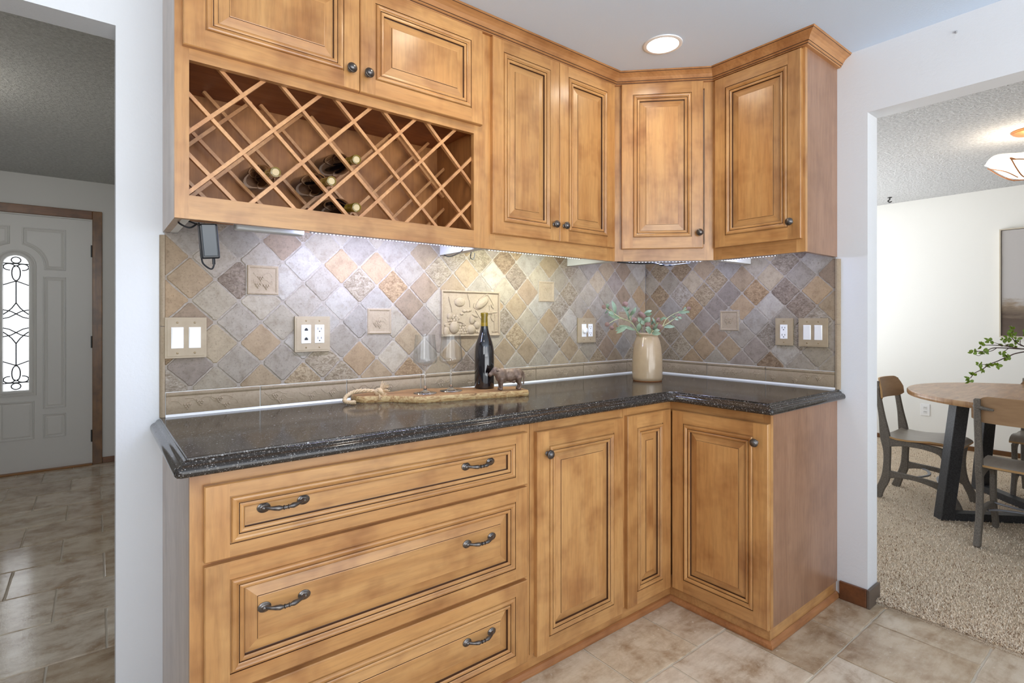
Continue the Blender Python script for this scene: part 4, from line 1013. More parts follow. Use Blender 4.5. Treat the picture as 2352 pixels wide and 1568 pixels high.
# local: head toward -x, total length .135, height .092
m.ball((.038, 0, .062), .026, 16, 12, sc=(1.05, .80, .98)); m.ball((.005, 0, .058), .027, 16, 12, sc=(1.35, .80, .92)); m.ball((-.027, 0, .061), .028, 16, 12, sc=(1.0, .80, 1.05))
m.ball((.02, 0, .078), .010, 12, 8, sc=(3.6, .9, .8)); m.ball((-.020, 0, .047), .018, 12, 8, sc=(1.3, .7, 1.0))
seg((-.032, 0, .066), (-.052, 0, .074), .021, .0165); seg((-.040, 0, .048), (-.032, 0, .042), .012, .012)
seg((-.054, 0, .079), (-.071, 0, .066), .0135, .0082); m.ball((-.074, 0, .0635), .0085, 12, 8, sc=(1, 1.15, .95)); m.ball((-.052, 0, .086), .0105, 12, 8, sc=(1.1, 1, .8))
for sy in (-1, 1):
    m.ball((-.048, sy * .0155, .080), .006, 10, 6, sc=(.7, 1.5, .55))
    seg((-.030, sy * .0125, .044), (-.031, sy * .0125, .026), .0105, .0070); seg((-.031, sy * .0125, .026), (-.030, sy * .0125, .007), .0065, .0052); m.ball((-.0325, sy * .0125, .0048), .0066, 10, 6, sc=(1.25, 1, .75))
    seg((.043, sy * .0125, .050), (.044, sy * .0125, .032), .0135, .0075); seg((.044, sy * .0125, .032), (.051, sy * .0125, .022), .0066, .0056); seg((.051, sy * .0125, .022), (.047, sy * .0125, .006), .0054, .0050); m.ball((.0445, sy * .0125, .0048), .0066, 10, 6, sc=(1.25, 1, .75))
seg((.012, 0, .036), (.026, 0, .034), .007, .008)
m.tube(smooth([(.062, 0, .072), (.069, 0, .062), (.069, 0, .045), (.067, 0, .028), (.066, 0, .020)], 4), [.004] * 4 + [.0032] * 8 + [.0028, .0032, .004, .0045, .002], 8)
bo_ = m.build('body', N('x').mat, bull)
bn = N('aged_brown_metal'); n1 = bn.noise(bn.coord(), 70, 3)
bo_.data.materials[0] = bn.set(Base_Color=bn.ramp(n1, [(.3, lin(92, 74, 62)), (.7, lin(136, 114, 98))]), Roughness=.5, Metallic=.25, Normal=bn.bump(bn.noise(bn.coord(), 160, 3), .3, .002))
bpy.data.materials.remove(bpy.data.materials['x'])
rm = bo_.modifiers.new('skin', 'REMESH'); rm.mode = 'VOXEL'; rm.voxel_size = .0014; rm.use_smooth_shade = True
sm_ = bo_.modifiers.new('soft', 'SMOOTH'); sm_.iterations = 3; sm_.factor = .5
m = MB()
for sy in (-1, 1): m.ball((-.0595, sy * .0100, .0775), .0021, 8, 6)
m.build('eyes', plain('dark_eye', lin(40, 30, 26), .3), bull)

# stoneware vase
VX, VY = -.385, -.312
q = N('cream_stoneware'); n1 = q.noise(q.coord(), 30, 3)
CREAM = q.set(Base_Color=q.mix(n1, lin(172, 148, 118), lin(186, 164, 134)), Roughness=.16, Coat_Weight=.4, Coat_Roughness=.08)
vs_ = thing('vase', 'cream glazed stoneware vase in the counter corner', 'vase', (VX, VY, CT))
m = MB(); m.lathe([(.070, .004), (.0735, .006), (.0745, .020), (.0748, .080), (.0738, .120), (.0695, .165), (.0625, .200), (.0555, .217), (.0530, .221), (.0535, .226), (.0565, .231), (.0580, .236), (.0560, .239), (.0535, .238), (.0505, .228), (.0500, .218), (.058, .200), (.066, .16), (.069, .1), (.068, .02), (.001, .012)], 48); m.build('body', CREAM, vs_, angle=60)
m = MB(); m.lathe([(.0690, .0), (.0712, .0012), (.0712, .0055), (.069, .0058)], 48); m.build('foot', plain('raw_clay_foot', lin(150, 96, 50), .7), vs_)
LEAF = N('grey_green_leaf'); LEAF = LEAF.set(Base_Color=LEAF.mix(LEAF.noise(LEAF.coord(), 60, 3), lin(98, 118, 94), lin(142, 160, 134)), Roughness=.6)
STEM = plain('pale_green_stem', lin(168, 172, 124), .6)
THIS = N('dusty_pink_thistle'); THIS = THIS.set(Base_Color=THIS.mix(THIS.noise(THIS.coord(), 300, 2), lin(120, 94, 88), lin(172, 142, 132)), Roughness=.9)
def leaf(m, a, b, w, rdm, fold=.25, seg_=6):
    a, b = Vector(a), Vector(b); d = b - a; L_ = d.length; d.normalize()
    side = d.cross(Vector((rdm.uniform(-.5, .5) - FW.x, rdm.uniform(-.5, .5) - FW.y, rdm.uniform(-.3, .5)))).normalized(); up = side.cross(d)
    vs = []; 
    for i in range(seg_ + 1):
        t = i / seg_; ww = w * (math.sin(PI * min(1, t * .92 + .06)) ** .8) * (1 if t < 1 else .05); c = a + d * L_ * t + up * (.12 * L_ * math.sin(PI * t))
        vs += [c - side * ww + up * ww * fold, c, c + side * ww + up * ww * fold]
    nf = len(vs); vs2 = [Vector(p) - up * .0006 for p in vs]
    fs = []
    for i in range(seg_):
        for j in (0, 1): fs.append((i * 3 + j, i * 3 + j + 1, (i + 1) * 3 + j + 1, (i + 1) * 3 + j))
    m.add([tuple(p) for p in vs], fs, 0, smooth=True)
Z7 = lambda u, v, d: at(1360 + u / 6.535, 660 + v / 6.535, d)
def spray(label, dep, stems, leaves, heads, seed):
    rdm = random.Random(seed); base = Vector((VX, VY, CT + .05))
    t = thing('flower_stem', label, 'flower stem', base, 0, 'dusty thistle stems in the vase')
    m = MB()
    for pts in stems:
        P_ = [Z7(u, v, dep + dd) - base for u, v, dd in pts]
        if pts[0][2] == 0 and pts[0][1] > 625: P_ = [Vector((0, 0, 0))] + [Vector((.6 * P_[0].x, .6 * P_[0].y, CT + .20 - base.z))] + P_
        m.tube(smooth(P_, 4), .0017, 6)
    m.build('stem', STEM, t)
    m = MB()
    for u0, v0, u1, v1, w, dd in leaves: leaf(m, Z7(u0, v0, dep + dd) - base, Z7(u1, v1, dep + dd - rdm.uniform(0, .02)) - base, w * .72 * 2.70 / 1223.5 / 6.535, rdm)
    m.build('leaves', LEAF, t, fix=False)
    for u, v, r, dd in heads:
        c = Z7(u, v, dep + dd) - base; m = MB(); R0 = r * 2.7 / 1223.5 / 6.535
        m.ball((0, 0, 0), R0 * .82, 12, 8)
        for i in range(150):
            z = 1 - 2 * (i + .5) / 150; a = i * 2.39996; d = Vector((math.sqrt(1 - z * z) * math.cos(a), math.sqrt(1 - z * z) * math.sin(a), z))
            m.tube([d * R0 * .75, d * R0 * 1.05], [R0 * .085, R0 * .02], 4)
        m.build('flower_head', THIS, t, c)
spray('thistle stem arching furthest left over the vase rim', 2.66, [[(680, 665, 0), (590, 530, .01), (430, 455, .02), (330, 390, .03), (240, 330, .03), (185, 295, .03)], [(430, 457, .02), (350, 485, 0), (285, 522, -.01), (230, 552, -.02)], [(330, 390, .03), (290, 340, .04), (258, 315, .04)]],
      [(350, 390, 300, 195, 44, .03), (325, 400, 245, 370, 40, .02), (410, 462, 265, 415, 34, .01), (240, 335, 215, 240, 24, .05), (240, 330, 190, 390, 22, .04), (300, 360, 250, 430, 26, .02), (255, 300, 235, 235, 16, .05)], [(180, 292, 34, .03), (256, 312, 27, .05), (228, 553, 36, -.02), (295, 605, 34, -.03)], 1)
spray('short upright thistle stem at the left of the vase bunch', 2.72, [[(672, 660, 0), (610, 540, 0), (570, 460, .01), (540, 360, .02), (505, 270, .02)], [(575, 470, .01), (590, 430, 0), (610, 380, 0)]],
      [(560, 490, 470, 295, 32, .02), (570, 420, 665, 290, 40, 0), (545, 350, 505, 300, 34, 0), (540, 350, 560, 285, 22, .03), (520, 300, 440, 290, 20, .03)], [(500, 250, 44, .02)], 2)
spray('drooping leafy stem low on the left of the vase', 2.64, [[(690, 672, 0), (600, 610, -.02), (500, 592, -.04), (400, 600, -.05)]],
      [(640, 640, 400, 570, 34, -.03), (520, 592, 365, 690, 40, -.05), (560, 600, 350, 610, 30, -.04), (440, 598, 350, 650, 26, -.05)], [], 3)
spray('thistle stem with three heads in the middle of the vase bunch', 2.68, [[(760, 675, 0), (750, 560, -.02), (740, 480, -.02), (730, 410, -.02)], [(750, 570, -.02), (690, 530, -.04), (640, 495, -.05)], [(740, 480, -.02), (765, 430, -.03)]],
      [(690, 655, 715, 530, 46, -.06), (760, 540, 690, 450, 46, -.05), (740, 500, 790, 560, 40, -.06), (780, 395, 900, 345, 34, .02), (790, 400, 905, 390, 40, 0), (800, 540, 870, 440, 58, -.04), (640, 490, 575, 480, 20, -.05)], [(733, 402, 40, -.02), (766, 425, 38, -.04), (632, 490, 42, -.06)], 4)
spray('thistle stem leaning right with heads just above the vase rim', 2.66, [[(880, 672, 0), (940, 600, -.02), (985, 540, -.02), (1005, 495, -.02)], [(850, 660, -.01), (840, 610, -.03), (835, 570, -.04)], [(920, 625, -.02), (980, 600, -.03), (1020, 590, -.04)]],
      [(890, 640, 800, 600, 40, -.07), (880, 690, 800, 620, 46, -.08), (920, 640, 990, 540, 34, -.03), (900, 690, 1035, 690, 44, -.07), (960, 560, 905, 450, 22, 0), (1000, 500, 1090, 450, 30, -.02), (985, 520, 960, 450, 24, .01), (930, 660, 1020, 640, 34, -.06), (880, 560, 930, 480, 30, .02)], [(1003, 490, 40, -.02), (1020, 592, 42, -.05), (835, 562, 44, -.06), (925, 615, 26, -.01)], 5)
spray('long thistle stem reaching furthest right above the counter', 2.74, [[(900, 668, 0), (980, 620, .0), (1060, 575, .01), (1120, 470, .03), (1250, 388, .05), (1370, 345, .07), (1440, 318, .08)], [(1060, 585, .01), (1150, 530, .01), (1240, 470, .02), (1300, 430, .03)]],
      [(1290, 375, 1470, 355, 34, .06), (1370, 345, 1410, 290, 24, .08), (1080, 595, 1245, 590, 36, -.01), (1240, 470, 1300, 490, 24, .02), (1120, 470, 1060, 440, 24, .03), (1250, 440, 1200, 430, 20, .03), (1290, 440, 1350, 470, 26, .02), (1330, 355, 1470, 375, 26, .06)], [(1452, 315, 34, .08), (1310, 425, 36, .03)], 6)

# ------------------------------------------------------------------ dining room
TX, TY, TZ = 1.91, -1.53, .76
tb = thing('dining_table', 'round wooden dining table on angled black steel legs', 'table', (TX, TY, .0172))
q = N('table_top_wood'); n1 = q.noise(q.coord((1, 5, 1)), 5, 5, .65, .8)
TTOP = q.set(Base_Color=q.ramp(n1, [(.3, lin(136, 94, 58)), (.55, lin(172, 132, 92)), (.75, lin(192, 156, 116))]), Roughness=.30)
m = MB(); m.lathe([(.715, .712), (.728, .714), (.731, .722), (.731, .740), (.726, .746)], 96); m.build('tabletop', TTOP, tb)
BSTEEL = N('black_steel'); BSTEEL = BSTEEL.set(Base_Color=BSTEEL.ramp(BSTEEL.noise(BSTEEL.coord(), 150, 2), [(.3, lin(44, 44, 46)), (.7, lin(70, 70, 72))]), Roughness=.45, Metallic=.3)
for k in range(4):
    a = PI / 4 + k * PI / 2 + PI / 2; d = Vector((math.cos(a), math.sin(a), 0)); s_ = Vector((-d.y, d.x, 0)); m = MB()
    for (r0, z0, r1, z1) in ((.635, .0, .545, .712),):
        vs = []
        for r_, z_ in ((r0, z0), (r1, z1)):
            for su in (-1, 1):
                for sv in (-1, 1): vs.append(d * (r_ + su * .036) + s_ * sv * .036 + Vector((0, 0, z_)))
        m.add(vs, [(0, 1, 3, 2), (4, 6, 7, 5), (0, 4, 5, 1), (2, 3, 7, 6), (0, 2, 6, 4), (1, 5, 7, 3)])
    m.build('leg', BSTEEL, tb, bevel=.003)
for a in (PI / 4, 3 * PI / 4):
    d = Vector((math.cos(a), math.sin(a), 0)); s_ = Vector((-d.y, d.x, 0))
    for z0, z1, rr0 in ((0, .045, .60), (.68, .712, .53)):
        m = MB(); vs = [d * su * rr0 + s_ * sv * .030 + Vector((0, 0, z)) for z in (z0, z1) for su in (-1, 1) for sv in (-1, 1)]
        m.add(vs, [(0, 1, 3, 2), (4, 6, 7, 5), (0, 4, 5, 1), (2, 3, 7, 6), (0, 2, 6, 4), (1, 5, 7, 3)])
        m.build('cross_bar', BSTEEL, tb)
IRON = N('worn_grey_iron'); IRON = IRON.set(Base_Color=IRON.ramp(IRON.noise(IRON.coord(), 220, 2), [(.3, lin(84, 78, 71)), (.7, lin(124, 116, 106))]), Roughness=.6, Metallic=.15)
q = N('grey_washed_plywood'); n1 = q.noise(q.coord((6, 1, 1)), 8, 4)
SEATM = q.set(Base_Color=q.mix(n1, lin(132, 122, 108), lin(166, 158, 146)), Roughness=.35)
BACKM = N('tan_plywood'); BACKM = BACKM.set(Base_Color=BACKM.mix(BACKM.noise(BACKM.coord((1, 5, 6)), 8, 4), lin(134, 102, 72), lin(176, 142, 106)), Roughness=.4)
PLYE = plain('plywood_edge', lin(176, 138, 90), .6)
def ribbon(m, pts, x0, x1):
    P_ = [Vector((p[0], p[1])) for p in pts]; W_ = [p[2] for p in pts]
    # smooth
    S3 = smooth([(p[0], p[1], p[2]) for p in pts], 5); P_ = [Vector((s.x, s.y)) for s in S3]; W_ = [s.z for s in S3]; n = len(P_); vs = []
    for i in range(n):
        d = (P_[min(i + 1, n - 1)] - P_[max(i - 1, 0)]).normalized(); nn = Vector((-d.y, d.x)) * W_[i] / 2
        for x in (x0, x1):
            for sg in (1, -1): vs.append((x, P_[i].x + nn.x * sg, P_[i].y + nn.y * sg))
    fs = []
    for i in range(n - 1):
        a, b = i * 4, (i + 1) * 4
        fs += [(a, a + 1, b + 1, b), (a + 2, b + 2, b + 3, a + 3), (a, b, b + 2, a + 2), (a + 1, a + 3, b + 3, b + 1)]
    fs += [(0, 2, 3, 1), ((n - 1) * 4, (n - 1) * 4 + 1, (n - 1) * 4 + 3, (n - 1) * 4 + 2)]
    m.add(vs, fs)
def make_chair(loc, rot, label):
    t = thing('school_chair', label, 'chair', loc, rot, 'vintage school chairs around the dining table')
    hw = .185
    for sg in (-1, 1):
        x0, x1 = sg * hw - .014, sg * hw + .014; m = MB()
        ribbon(m, [(-.225, 0, .052), (-.205, .06, .046), (-.175, .14, .050), (-.168, .22, .040), (-.166, .32, .042), (-.178, .42, .056), (-.196, .55, .036), (-.216, .68, .030), (-.226, .785, .028)], x0, x1)
        ribbon(m, [(.215, 0, .046), (.200, .05, .044), (.165, .13, .040), (.150, .22, .040), (.150, .30, .042), (.165, .375, .036)], x0 + 0.0009, x1 - 0.0009)
        ribbon(m, [(-.17, .378, .058), (-.08, .388, .040), (.03, .386, .034), (.12, .370, .046), (.155, .335, .060)], x0 + 0.0018, x1 - 0.0018)
        ribbon(m, [(-.172, .165, .060), (-.10, .172, .036), (0, .170, .030), (.10, .152, .040), (.168, .122, .050)], x0 + 0.0027, x1 - 0.0027)
        m.build('side_frame', IRON, t, bevel=.004)
    # seat: wavy moulded ply
    m = MB(); prof = [(-.185, .432), (-.16, .424), (-.11, .417), (-.05, .416), (.01, .421), (.07, .428), (.13, .427), (.175, .417), (.198, .404), (.205, .396)]
    nx = 12; vs = []
    for k, dz in ((0, 0), (1, -.011)):
        for y, z in prof:
            for i in range(nx + 1):
                u = -1 + 2 * i / nx; hw_ = .205 - (.012 if y < -.15 else 0); vs.append((u * hw_, y, z + dz - .006 * (1 - u * u) * (1 if y < .1 else .3)))
    n1_ = len(prof) * (nx + 1)
    g_ = lambda k, a, i: k * n1_ + a * (nx + 1) + i
    la = len(prof) - 1
    top_ = [(g_(0, a, i), g_(0, a, i + 1), g_(0, a + 1, i + 1), g_(0, a + 1, i)) for a in range(la) for i in range(nx)]
    bot_ = [(g_(1, a, i), g_(1, a + 1, i), g_(1, a + 1, i + 1), g_(1, a, i + 1)) for a in range(la) for i in range(nx)]
    rim_ = [(g_(0, a, 0), g_(0, a + 1, 0), g_(1, a + 1, 0), g_(1, a, 0)) for a in range(la)] + [(g_(0, a, nx), g_(1, a, nx), g_(1, a + 1, nx), g_(0, a + 1, nx)) for a in range(la)] + [(g_(0, 0, i), g_(1, 0, i), g_(1, 0, i + 1), g_(0, 0, i + 1)) for i in range(nx)] + [(g_(0, la, i), g_(0, la, i + 1), g_(1, la, i + 1), g_(1, la, i)) for i in range(nx)]
    m.add(vs, top_ + bot_, 0, smooth=True); b0 = len(m.v); m.add(vs, rim_, 1)
    m.build('seat', [SEATM, PLYE], t, angle=50)
    # curved backrest with rounded upper corners
    m = MB(); nu, nv = 24, 8; vs = []
    for k, dd in ((0, .004), (1, -.006)):
        for j in range(nv + 1):
            for i in range(nu + 1):
                u = -1 + 2 * i / nu; e = abs(u); tz = .800 - .075 * max(0, (e - .62) / .38) ** 2.4; bz = .660 + .018 * max(0, (e - .7) / .3) ** 2
                z = bz + (tz - bz) * j / nv; y = -.236 + .052 * u * u - (z - .66) * .10 + dd
                vs.append((u * .215, y, z))
    n1_ = (nu + 1) * (nv + 1); g_ = lambda k, j, i: k * n1_ + j * (nu + 1) + i
    fs = [(g_(0, j, i), g_(0, j, i + 1), g_(0, j + 1, i + 1), g_(0, j + 1, i)) for j in range(nv) for i in range(nu)] + [(g_(1, j, i), g_(1, j + 1, i), g_(1, j + 1, i + 1), g_(1, j, i + 1)) for j in range(nv) for i in range(nu)]
    m.add(vs, fs, 0, smooth=True)
    fs = [(g_(0, j, 0), g_(0, j + 1, 0), g_(1, j + 1, 0), g_(1, j, 0)) for j in range(nv)] + [(g_(0, j, nu), g_(1, j, nu), g_(1, j + 1, nu), g_(0, j + 1, nu)) for j in range(nv)] + [(g_(0, nv, i), g_(0, nv, i + 1), g_(1, nv, i + 1), g_(1, nv, i)) for i in range(nu)] + [(g_(0, 0, i), g_(1, 0, i), g_(1, 0, i + 1), g_(0, 0, i + 1)) for i in range(nu)]
    m.add(vs, fs, 1)
    m.build('backrest', [BACKM, PLYE], t, angle=50)
    for sg in (-1, 1):
        m = MB(); m.tube([(sg * .196, -.205, .742), (sg * .190, -.222, .742), (sg * .15, -.243, .738), (sg * .115, -.252, .735)], [.012, .012, .009, .006], 8, flat=1.0); m.build('bracket', IRON, t)
    for y0, b in ((-.06, .075), (.13, -.06)):
        m = MB(); m.tube(smooth([(-.172, y0, .162), (-.12, y0 + b * .55, .165), (0, y0 + b, .166), (.12, y0 + b * .55, .165), (.172, y0, .162)], 5), .010, 8, flat=.6); m.build('cross_brace', plain('grey_brace', lin(128, 128, 132), .4, .4) if 'grey_brace' not in bpy.data.materials else bpy.data.materials['grey_brace'], t)
    return t
ch = make_chair((1.80, -.91, .0172), PI, 'school chair seen side-on beside the wall opening, left of the dining table')
dup(ch, (1.325, -1.49, .0172), -PI / 2, 'school chair nearest the kitchen with its curved tan back to the viewer')
dup(ch, (2.42, -1.46, .0172), PI / 2, 'school chair on the far side of the dining table, mostly hidden behind it')

# flush ceiling lamp
lp = thing('ceiling_lamp', 'scalloped cream glass ceiling lamp with bronze scrolls over the dining table', 'ceiling light', (1.95, -1.40, 2.385))
COP = plain('copper_bronze', lin(176, 116, 72), .35, .7)
m = MB(); m.lathe([(.095, 0), (.095, -.006), (.088, -.010), (.088, -.014), (.078, -.020), (.05, -.024), (.03, -.027), (.012, -.030), (.012, -.12), (.010, -.30)], 32, capb=False); m.build('canopy', COP, lp)
m = MB(); n = 64; vs = []; prof = [(.018, -.292), (.06, -.288), (.11, -.270), (.150, -.235), (.175, -.205), (.205, -.182), (.222, -.170), (.218, -.166), (.198, -.178), (.168, -.200), (.144, -.230), (.105, -.263), (.06, -.281), (.018, -.286)]
for r_, z_ in prof:
    for j in range(n):
        a = 2 * PI * j / n; w = 1 + (.035 * math.cos(a * 5) if r_ > .17 else 0); vs.append((r_ * w * math.cos(a), r_ * w * math.sin(a), z_ + (.010 * math.cos(a * 5) if r_ > .19 else 0)))
k = len(prof); m.add(vs, [(i * n + j, i * n + (j + 1) % n, (i + 1) * n + (j + 1) % n, (i + 1) * n + j) for i in range(k - 1) for j in range(n)], 0, smooth=True)
m.build('shade', emis('lit_cream_glass', (1, .87, .64, 1), 1.05), lp)
m = MB(); m.lathe([(.001, -.318), (.012, -.314), (.02, -.304), (.028, -.296), (.018, -.292)], 20, capb=False, capt=False)
for j in range(5):
    a = 2 * PI * j / 5 + .3; d = Vector((math.cos(a), math.sin(a), 0)); s_ = Vector((-d.y, d.x, 0))
    m.tube(smooth([d * .02 + Vector((0, 0, -.30)), d * .09 + Vector((0, 0, -.290)), d * .15 + Vector((0, 0, -.246)), d * .19 + Vector((0, 0, -.205)), d * .205 + Vector((0, 0, -.192)), d * .19 + s_ * .02 + Vector((0, 0, -.205))], 5), .0032, 6)
    m.tube(smooth([d * .195 + Vector((0, 0, -.200)), d * .17 + s_ * .06 + Vector((0, 0, -.215)), d * .10 + s_ * .10 + Vector((0, 0, -.252)), d * .05 + s_ * .07 + Vector((0, 0, -.292))], 5), .0028, 6)
m.build('scroll_frame', COP, lp)
l = bpy.data.lights.new('bulb', 'POINT'); l.energy = 5; l.color = (1, .84, .64); l.shadow_soft_size = .05
o = bpy.data.objects.new('bulb', l); COL.objects.link(o); o.parent = lp; o.location = (0, 0, -.13)

# framed landscape on the far wall
pc = thing('framed_picture', 'framed hazy grey and brown landscape canvas on the dining wall', 'picture', (3.738, -1.47, 1.54), -PI / 2)
PW, PH = 1.02, .95
q = N('hazy_canvas'); sep = q.n('ShaderNodeSeparateXYZ'); q.l(q.coord(), sep.inputs[0]); n1 = q.noise(q.coord((1, 1, 3.5)), 5, 5, .65, .5)
ma = q.n('ShaderNodeMath', operation='MULTIPLY_ADD'); ma.inputs[1].default_value = .22; q.l(n1, ma.inputs[0]); q.l(sep.outputs[2], ma.inputs[2])
CANV = q.set(Base_Color=q.ramp(ma.outputs[0], [(.0, lin(96, 84, 76)), (.02, lin(84, 72, 64)), (.11, lin(190, 186, 182)), (.5, lin(172, 168, 166))]), Roughness=.8)
e = [x for x in CANV.node_tree.nodes if x.type == 'VALTORGB'][0].color_ramp.elements
mm = [x for x in CANV.node_tree.nodes if x.type == 'MATH'][0]
mr = CANV.node_tree.nodes.new('ShaderNodeMapRange'); mr.inputs[1].default_value = -.40; mr.inputs[2].default_value = .60
CANV.node_tree.links.new(mm.outputs[0], mr.inputs[0]); CANV.node_tree.links.new(mr.outputs[0], [x for x in CANV.node_tree.nodes if x.type == 'VALTORGB'][0].inputs[0])
for el, (p, c) in zip(e, ((.0, lin(104, 90, 82)), (.20, lin(92, 78, 68)), (.31, lin(150, 134, 116)), (.37, lin(188, 184, 182)))): el.position = p; el.color = c
m = MB(); m.box(-PW / 2 + .014, PW / 2 - .014, -.026, -.004, -PH / 2 + .014, PH / 2 - .014); m.build('canvas', CANV, pc)
m = MB()
for b in ((-PW / 2, PW / 2, PH / 2 - .010, PH / 2), (-PW / 2, PW / 2, -PH / 2, -PH / 2 + .010)): m.box(b[0], b[1], -.036, 0, b[2], b[3])
for b in ((-PW / 2, -PW / 2 + .010), (PW / 2 - .010, PW / 2)): m.box(b[0], b[1], -.036, 0, -PH / 2 + .010, PH / 2 - .010)
m.build('frame', plain('pale_champagne_frame', lin(206, 196, 178), .4), pc)
# white duplex outlet on the dining wall
t = thing('wall_outlet', 'white duplex outlet low on the dining room wall behind the table', 'outlet', (3.7395, -.420, .348), -PI / 2)
m = MB(); m.box(-.037, .037, -.006, 0, -.0575, .0575); m.build('plate', WHT, t, bevel=.003, seg=2)
for z in (.02, -.02):
    m = MB(); m.box(-.016, .016, -.0085, -.005, z - .014, z + .014)
    rc = m.build('receptacle', plain('off_white_plastic', lin(226, 226, 224), .3), t, bevel=.003, seg=2)
    m = MB(); m.box(-.008, -.005, -.0089, -.0083, z - .002, z + .007); m.box(.005, .008, -.0089, -.0083, z - .002, z + .007)
    m.build('slots', SLOT, rc)
# vase with leafy branches on the dining table
dv = thing('vase', 'white vase of leafy branches at the centre of the dining table', 'vase', (TX + .02, TY + .06, .7605))
m = MB(); m.lathe([(.05, 0), (.075, .02), (.085, .09), (.07, .17), (.04, .22), (.035, .26), (.042, .275), (.036, .272), (.03, .25), (.035, .21), (.06, .15), (.05, .03), (.001, .02)], 32); m.build('body', WHT, dv)
Z4 = lambda u, v, d: at(2200 + u / 8.71, 720 + v / 8.71, d)
GRN_L = N('fresh_green_leaf'); GRN_L = GRN_L.set(Base_Color=GRN_L.mix(GRN_L.noise(GRN_L.coord(), 40, 2), lin(72, 108, 20), lin(138, 164, 48)), Roughness=.4)
TWIG = plain('dark_twig', lin(70, 52, 44), .7)
def branch(label, dep, stems, clusters, seed):
    rdm = random.Random(seed); base = Vector((TX + .02, TY + .06, .7605 + .10))
    t = thing('leafy_branch', label, 'branch', base, 0, 'leafy branches in the dining table vase')
    m = MB()
    for i, pts in enumerate(stems):
        P_ = [Z4(u, v, dep + dd) - base for u, v, dd in pts]; 
        if i == 0: P_ = [Vector((0, 0, 0)), Vector((-.004, .004, .18))] + P_
        S_ = smooth(P_, 4); n = len(S_); m.tube(S_, [(.0042 if i == 0 else .0022) * (1 - .6 * q_ / n) for q_ in range(n)], 6)
    m.build('twig', TWIG, t)
    m = MB()
    for u, v, k, dd in clusters:
        c = Z4(u, v, dep + dd) - base
        for j in range(k):
            a = rdm.uniform(0, 2 * PI); d = RT * math.cos(a) + Vector((0, 0, 1)) * math.sin(a) * .8 + FW * rdm.uniform(-.6, .6); L_ = rdm.uniform(.020, .032)
            leaf(m, c + d * .003, c + d * L_, rdm.uniform(.0065, .0095), rdm, .3, 5)
    m.build('leaves', GRN_L, t, fix=False)
branch('leafy branch reaching furthest left above the table', 3.00, [[(1700, 690, .10), (1324, 708, .05), (1000, 690, 0), (740, 685, -.03), (620, 720, -.05), (540, 755, -.06), (340, 750, -.08)], [(770, 695, -.03), (680, 745, -.04), (560, 770, -.06), (490, 800, -.07), (420, 840, -.07), (310, 800, -.08)], [(1010, 700, 0), (960, 735, .01), (905, 760, .01)]],
       [(320, 765, 6, -.08), (500, 748, 4, -.06), (545, 790, 4, -.06), (880, 785, 4, .01)], 1)
branch('leafy branch just above the longest one, forked at its tip', 3.08, [[(1700, 670, .08), (1324, 706, .04), (1060, 665, 0), (880, 640, -.02), (720, 630, -.03), (530, 630, -.05)], [(890, 637, -.02), (800, 600, 0), (700, 572, .01)]], [(470, 630, 6, -.05), (640, 560, 6, .01), (800, 605, 2, 0)], 2)
branch('drooping leafy branch hanging lowest over the table', 2.98, [[(1700, 700, .12), (1324, 765, .06), (1150, 800, .03), (1050, 840, .01), (900, 905, -.01), (780, 958, -.03), (640, 1010, -.05), (500, 1110, -.06), (340, 1190, -.07), (255, 1290, -.08)], [(640, 1012, -.05), (560, 1018, -.06), (470, 1015, -.06)]],
       [(990, 870, 7, 0), (940, 830, 3, .01), (640, 1045, 8, -.05), (760, 1045, 4, -.03), (410, 1030, 6, -.06), (470, 1150, 6, -.06), (300, 1235, 5, -.07), (240, 1325, 6, -.08)], 3)
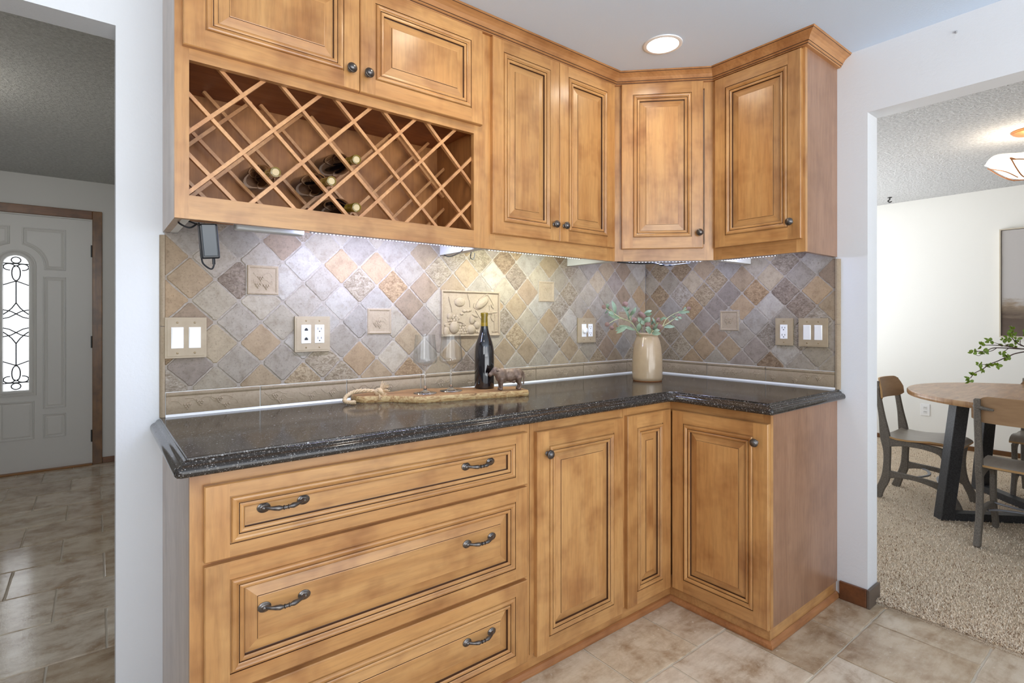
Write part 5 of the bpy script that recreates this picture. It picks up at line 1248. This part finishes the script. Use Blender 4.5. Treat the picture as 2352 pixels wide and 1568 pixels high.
branch('upper leafy branch standing before the picture', 3.12, [[(1700, 640, .08), (1324, 655, .02), (1150, 550, 0), (1090, 480, 0), (1088, 370, -.01)], [(1324, 705, .02), (1170, 700, 0), (1020, 640, 0), (950, 605, 0), (900, 560, 0)], [(1324, 650, .02), (1250, 605, .01), (1255, 540, .01), (1220, 510, .01)]],
       [(1090, 320, 6, -.01), (1100, 430, 8, 0), (900, 530, 8, 0), (1000, 510, 8, 0), (1030, 600, 5, 0), (1180, 520, 5, .01), (1140, 630, 3, 0), (1310, 380, 5, .02), (1320, 560, 3, .02)], 4)
m = MB(); m.tube(smooth([(3.396, -.229, 2.385), (3.396, -.229, 2.365), (3.396, -.215, 2.352), (3.396, -.229, 2.338), (3.396, -.245, 2.344)], 5), .0055, 8); m.lathe([(.02, 0), (.016, -.006), (.006, -.008)], 12, Matrix.Translation((3.396, -.229, 2.385)))
tag(m.build('ceiling_hook', STEEL), 'small dark hook in the textured dining room ceiling', 'hook')
m = MB(); m.lathe([(.005, 0), (.005, .003), (.0035, .005), (.0003, .0055)], 12, Matrix.Translation((0, -1.453, 2.315)) @ Matrix.Rotation(-PI / 2, 4, 'Y')); m.tube([(0, -1.453, 2.315), (-.012, -1.453, 2.315)], .0018, 6)
tag(m.build('wall_screw', ALU), 'tiny screw left in the wall above the dining opening', 'screw')
# hall ceiling fixture (outside the frame on the left; its glow reaches the ceiling)
hl = thing('hall_ceiling_light', 'frosted dome light on the hall ceiling', 'ceiling light', (-3.36, 1.55, 2.38))
m = MB(); m.lathe([(.13, -.001), (.13, -.02), (.115, -.025)], 32, capb=False, capt=False); m.build('base', STEEL, hl)
m = MB(); m.lathe([(.118, -.02), (.11, -.06), (.08, -.09), (.04, -.105), (.001, -.11)], 32, capb=False, capt=False); m.build('dome', emis('lit_dome', (1, .95, .86, 1), 2.5), hl)
l = bpy.data.lights.new('bulb', 'POINT'); l.energy = 5.5; l.color = (1, .93, .82); l.shadow_soft_size = .08
o = bpy.data.objects.new('bulb', l); COL.objects.link(o); o.parent = hl; o.location = (0, 0, -.20)
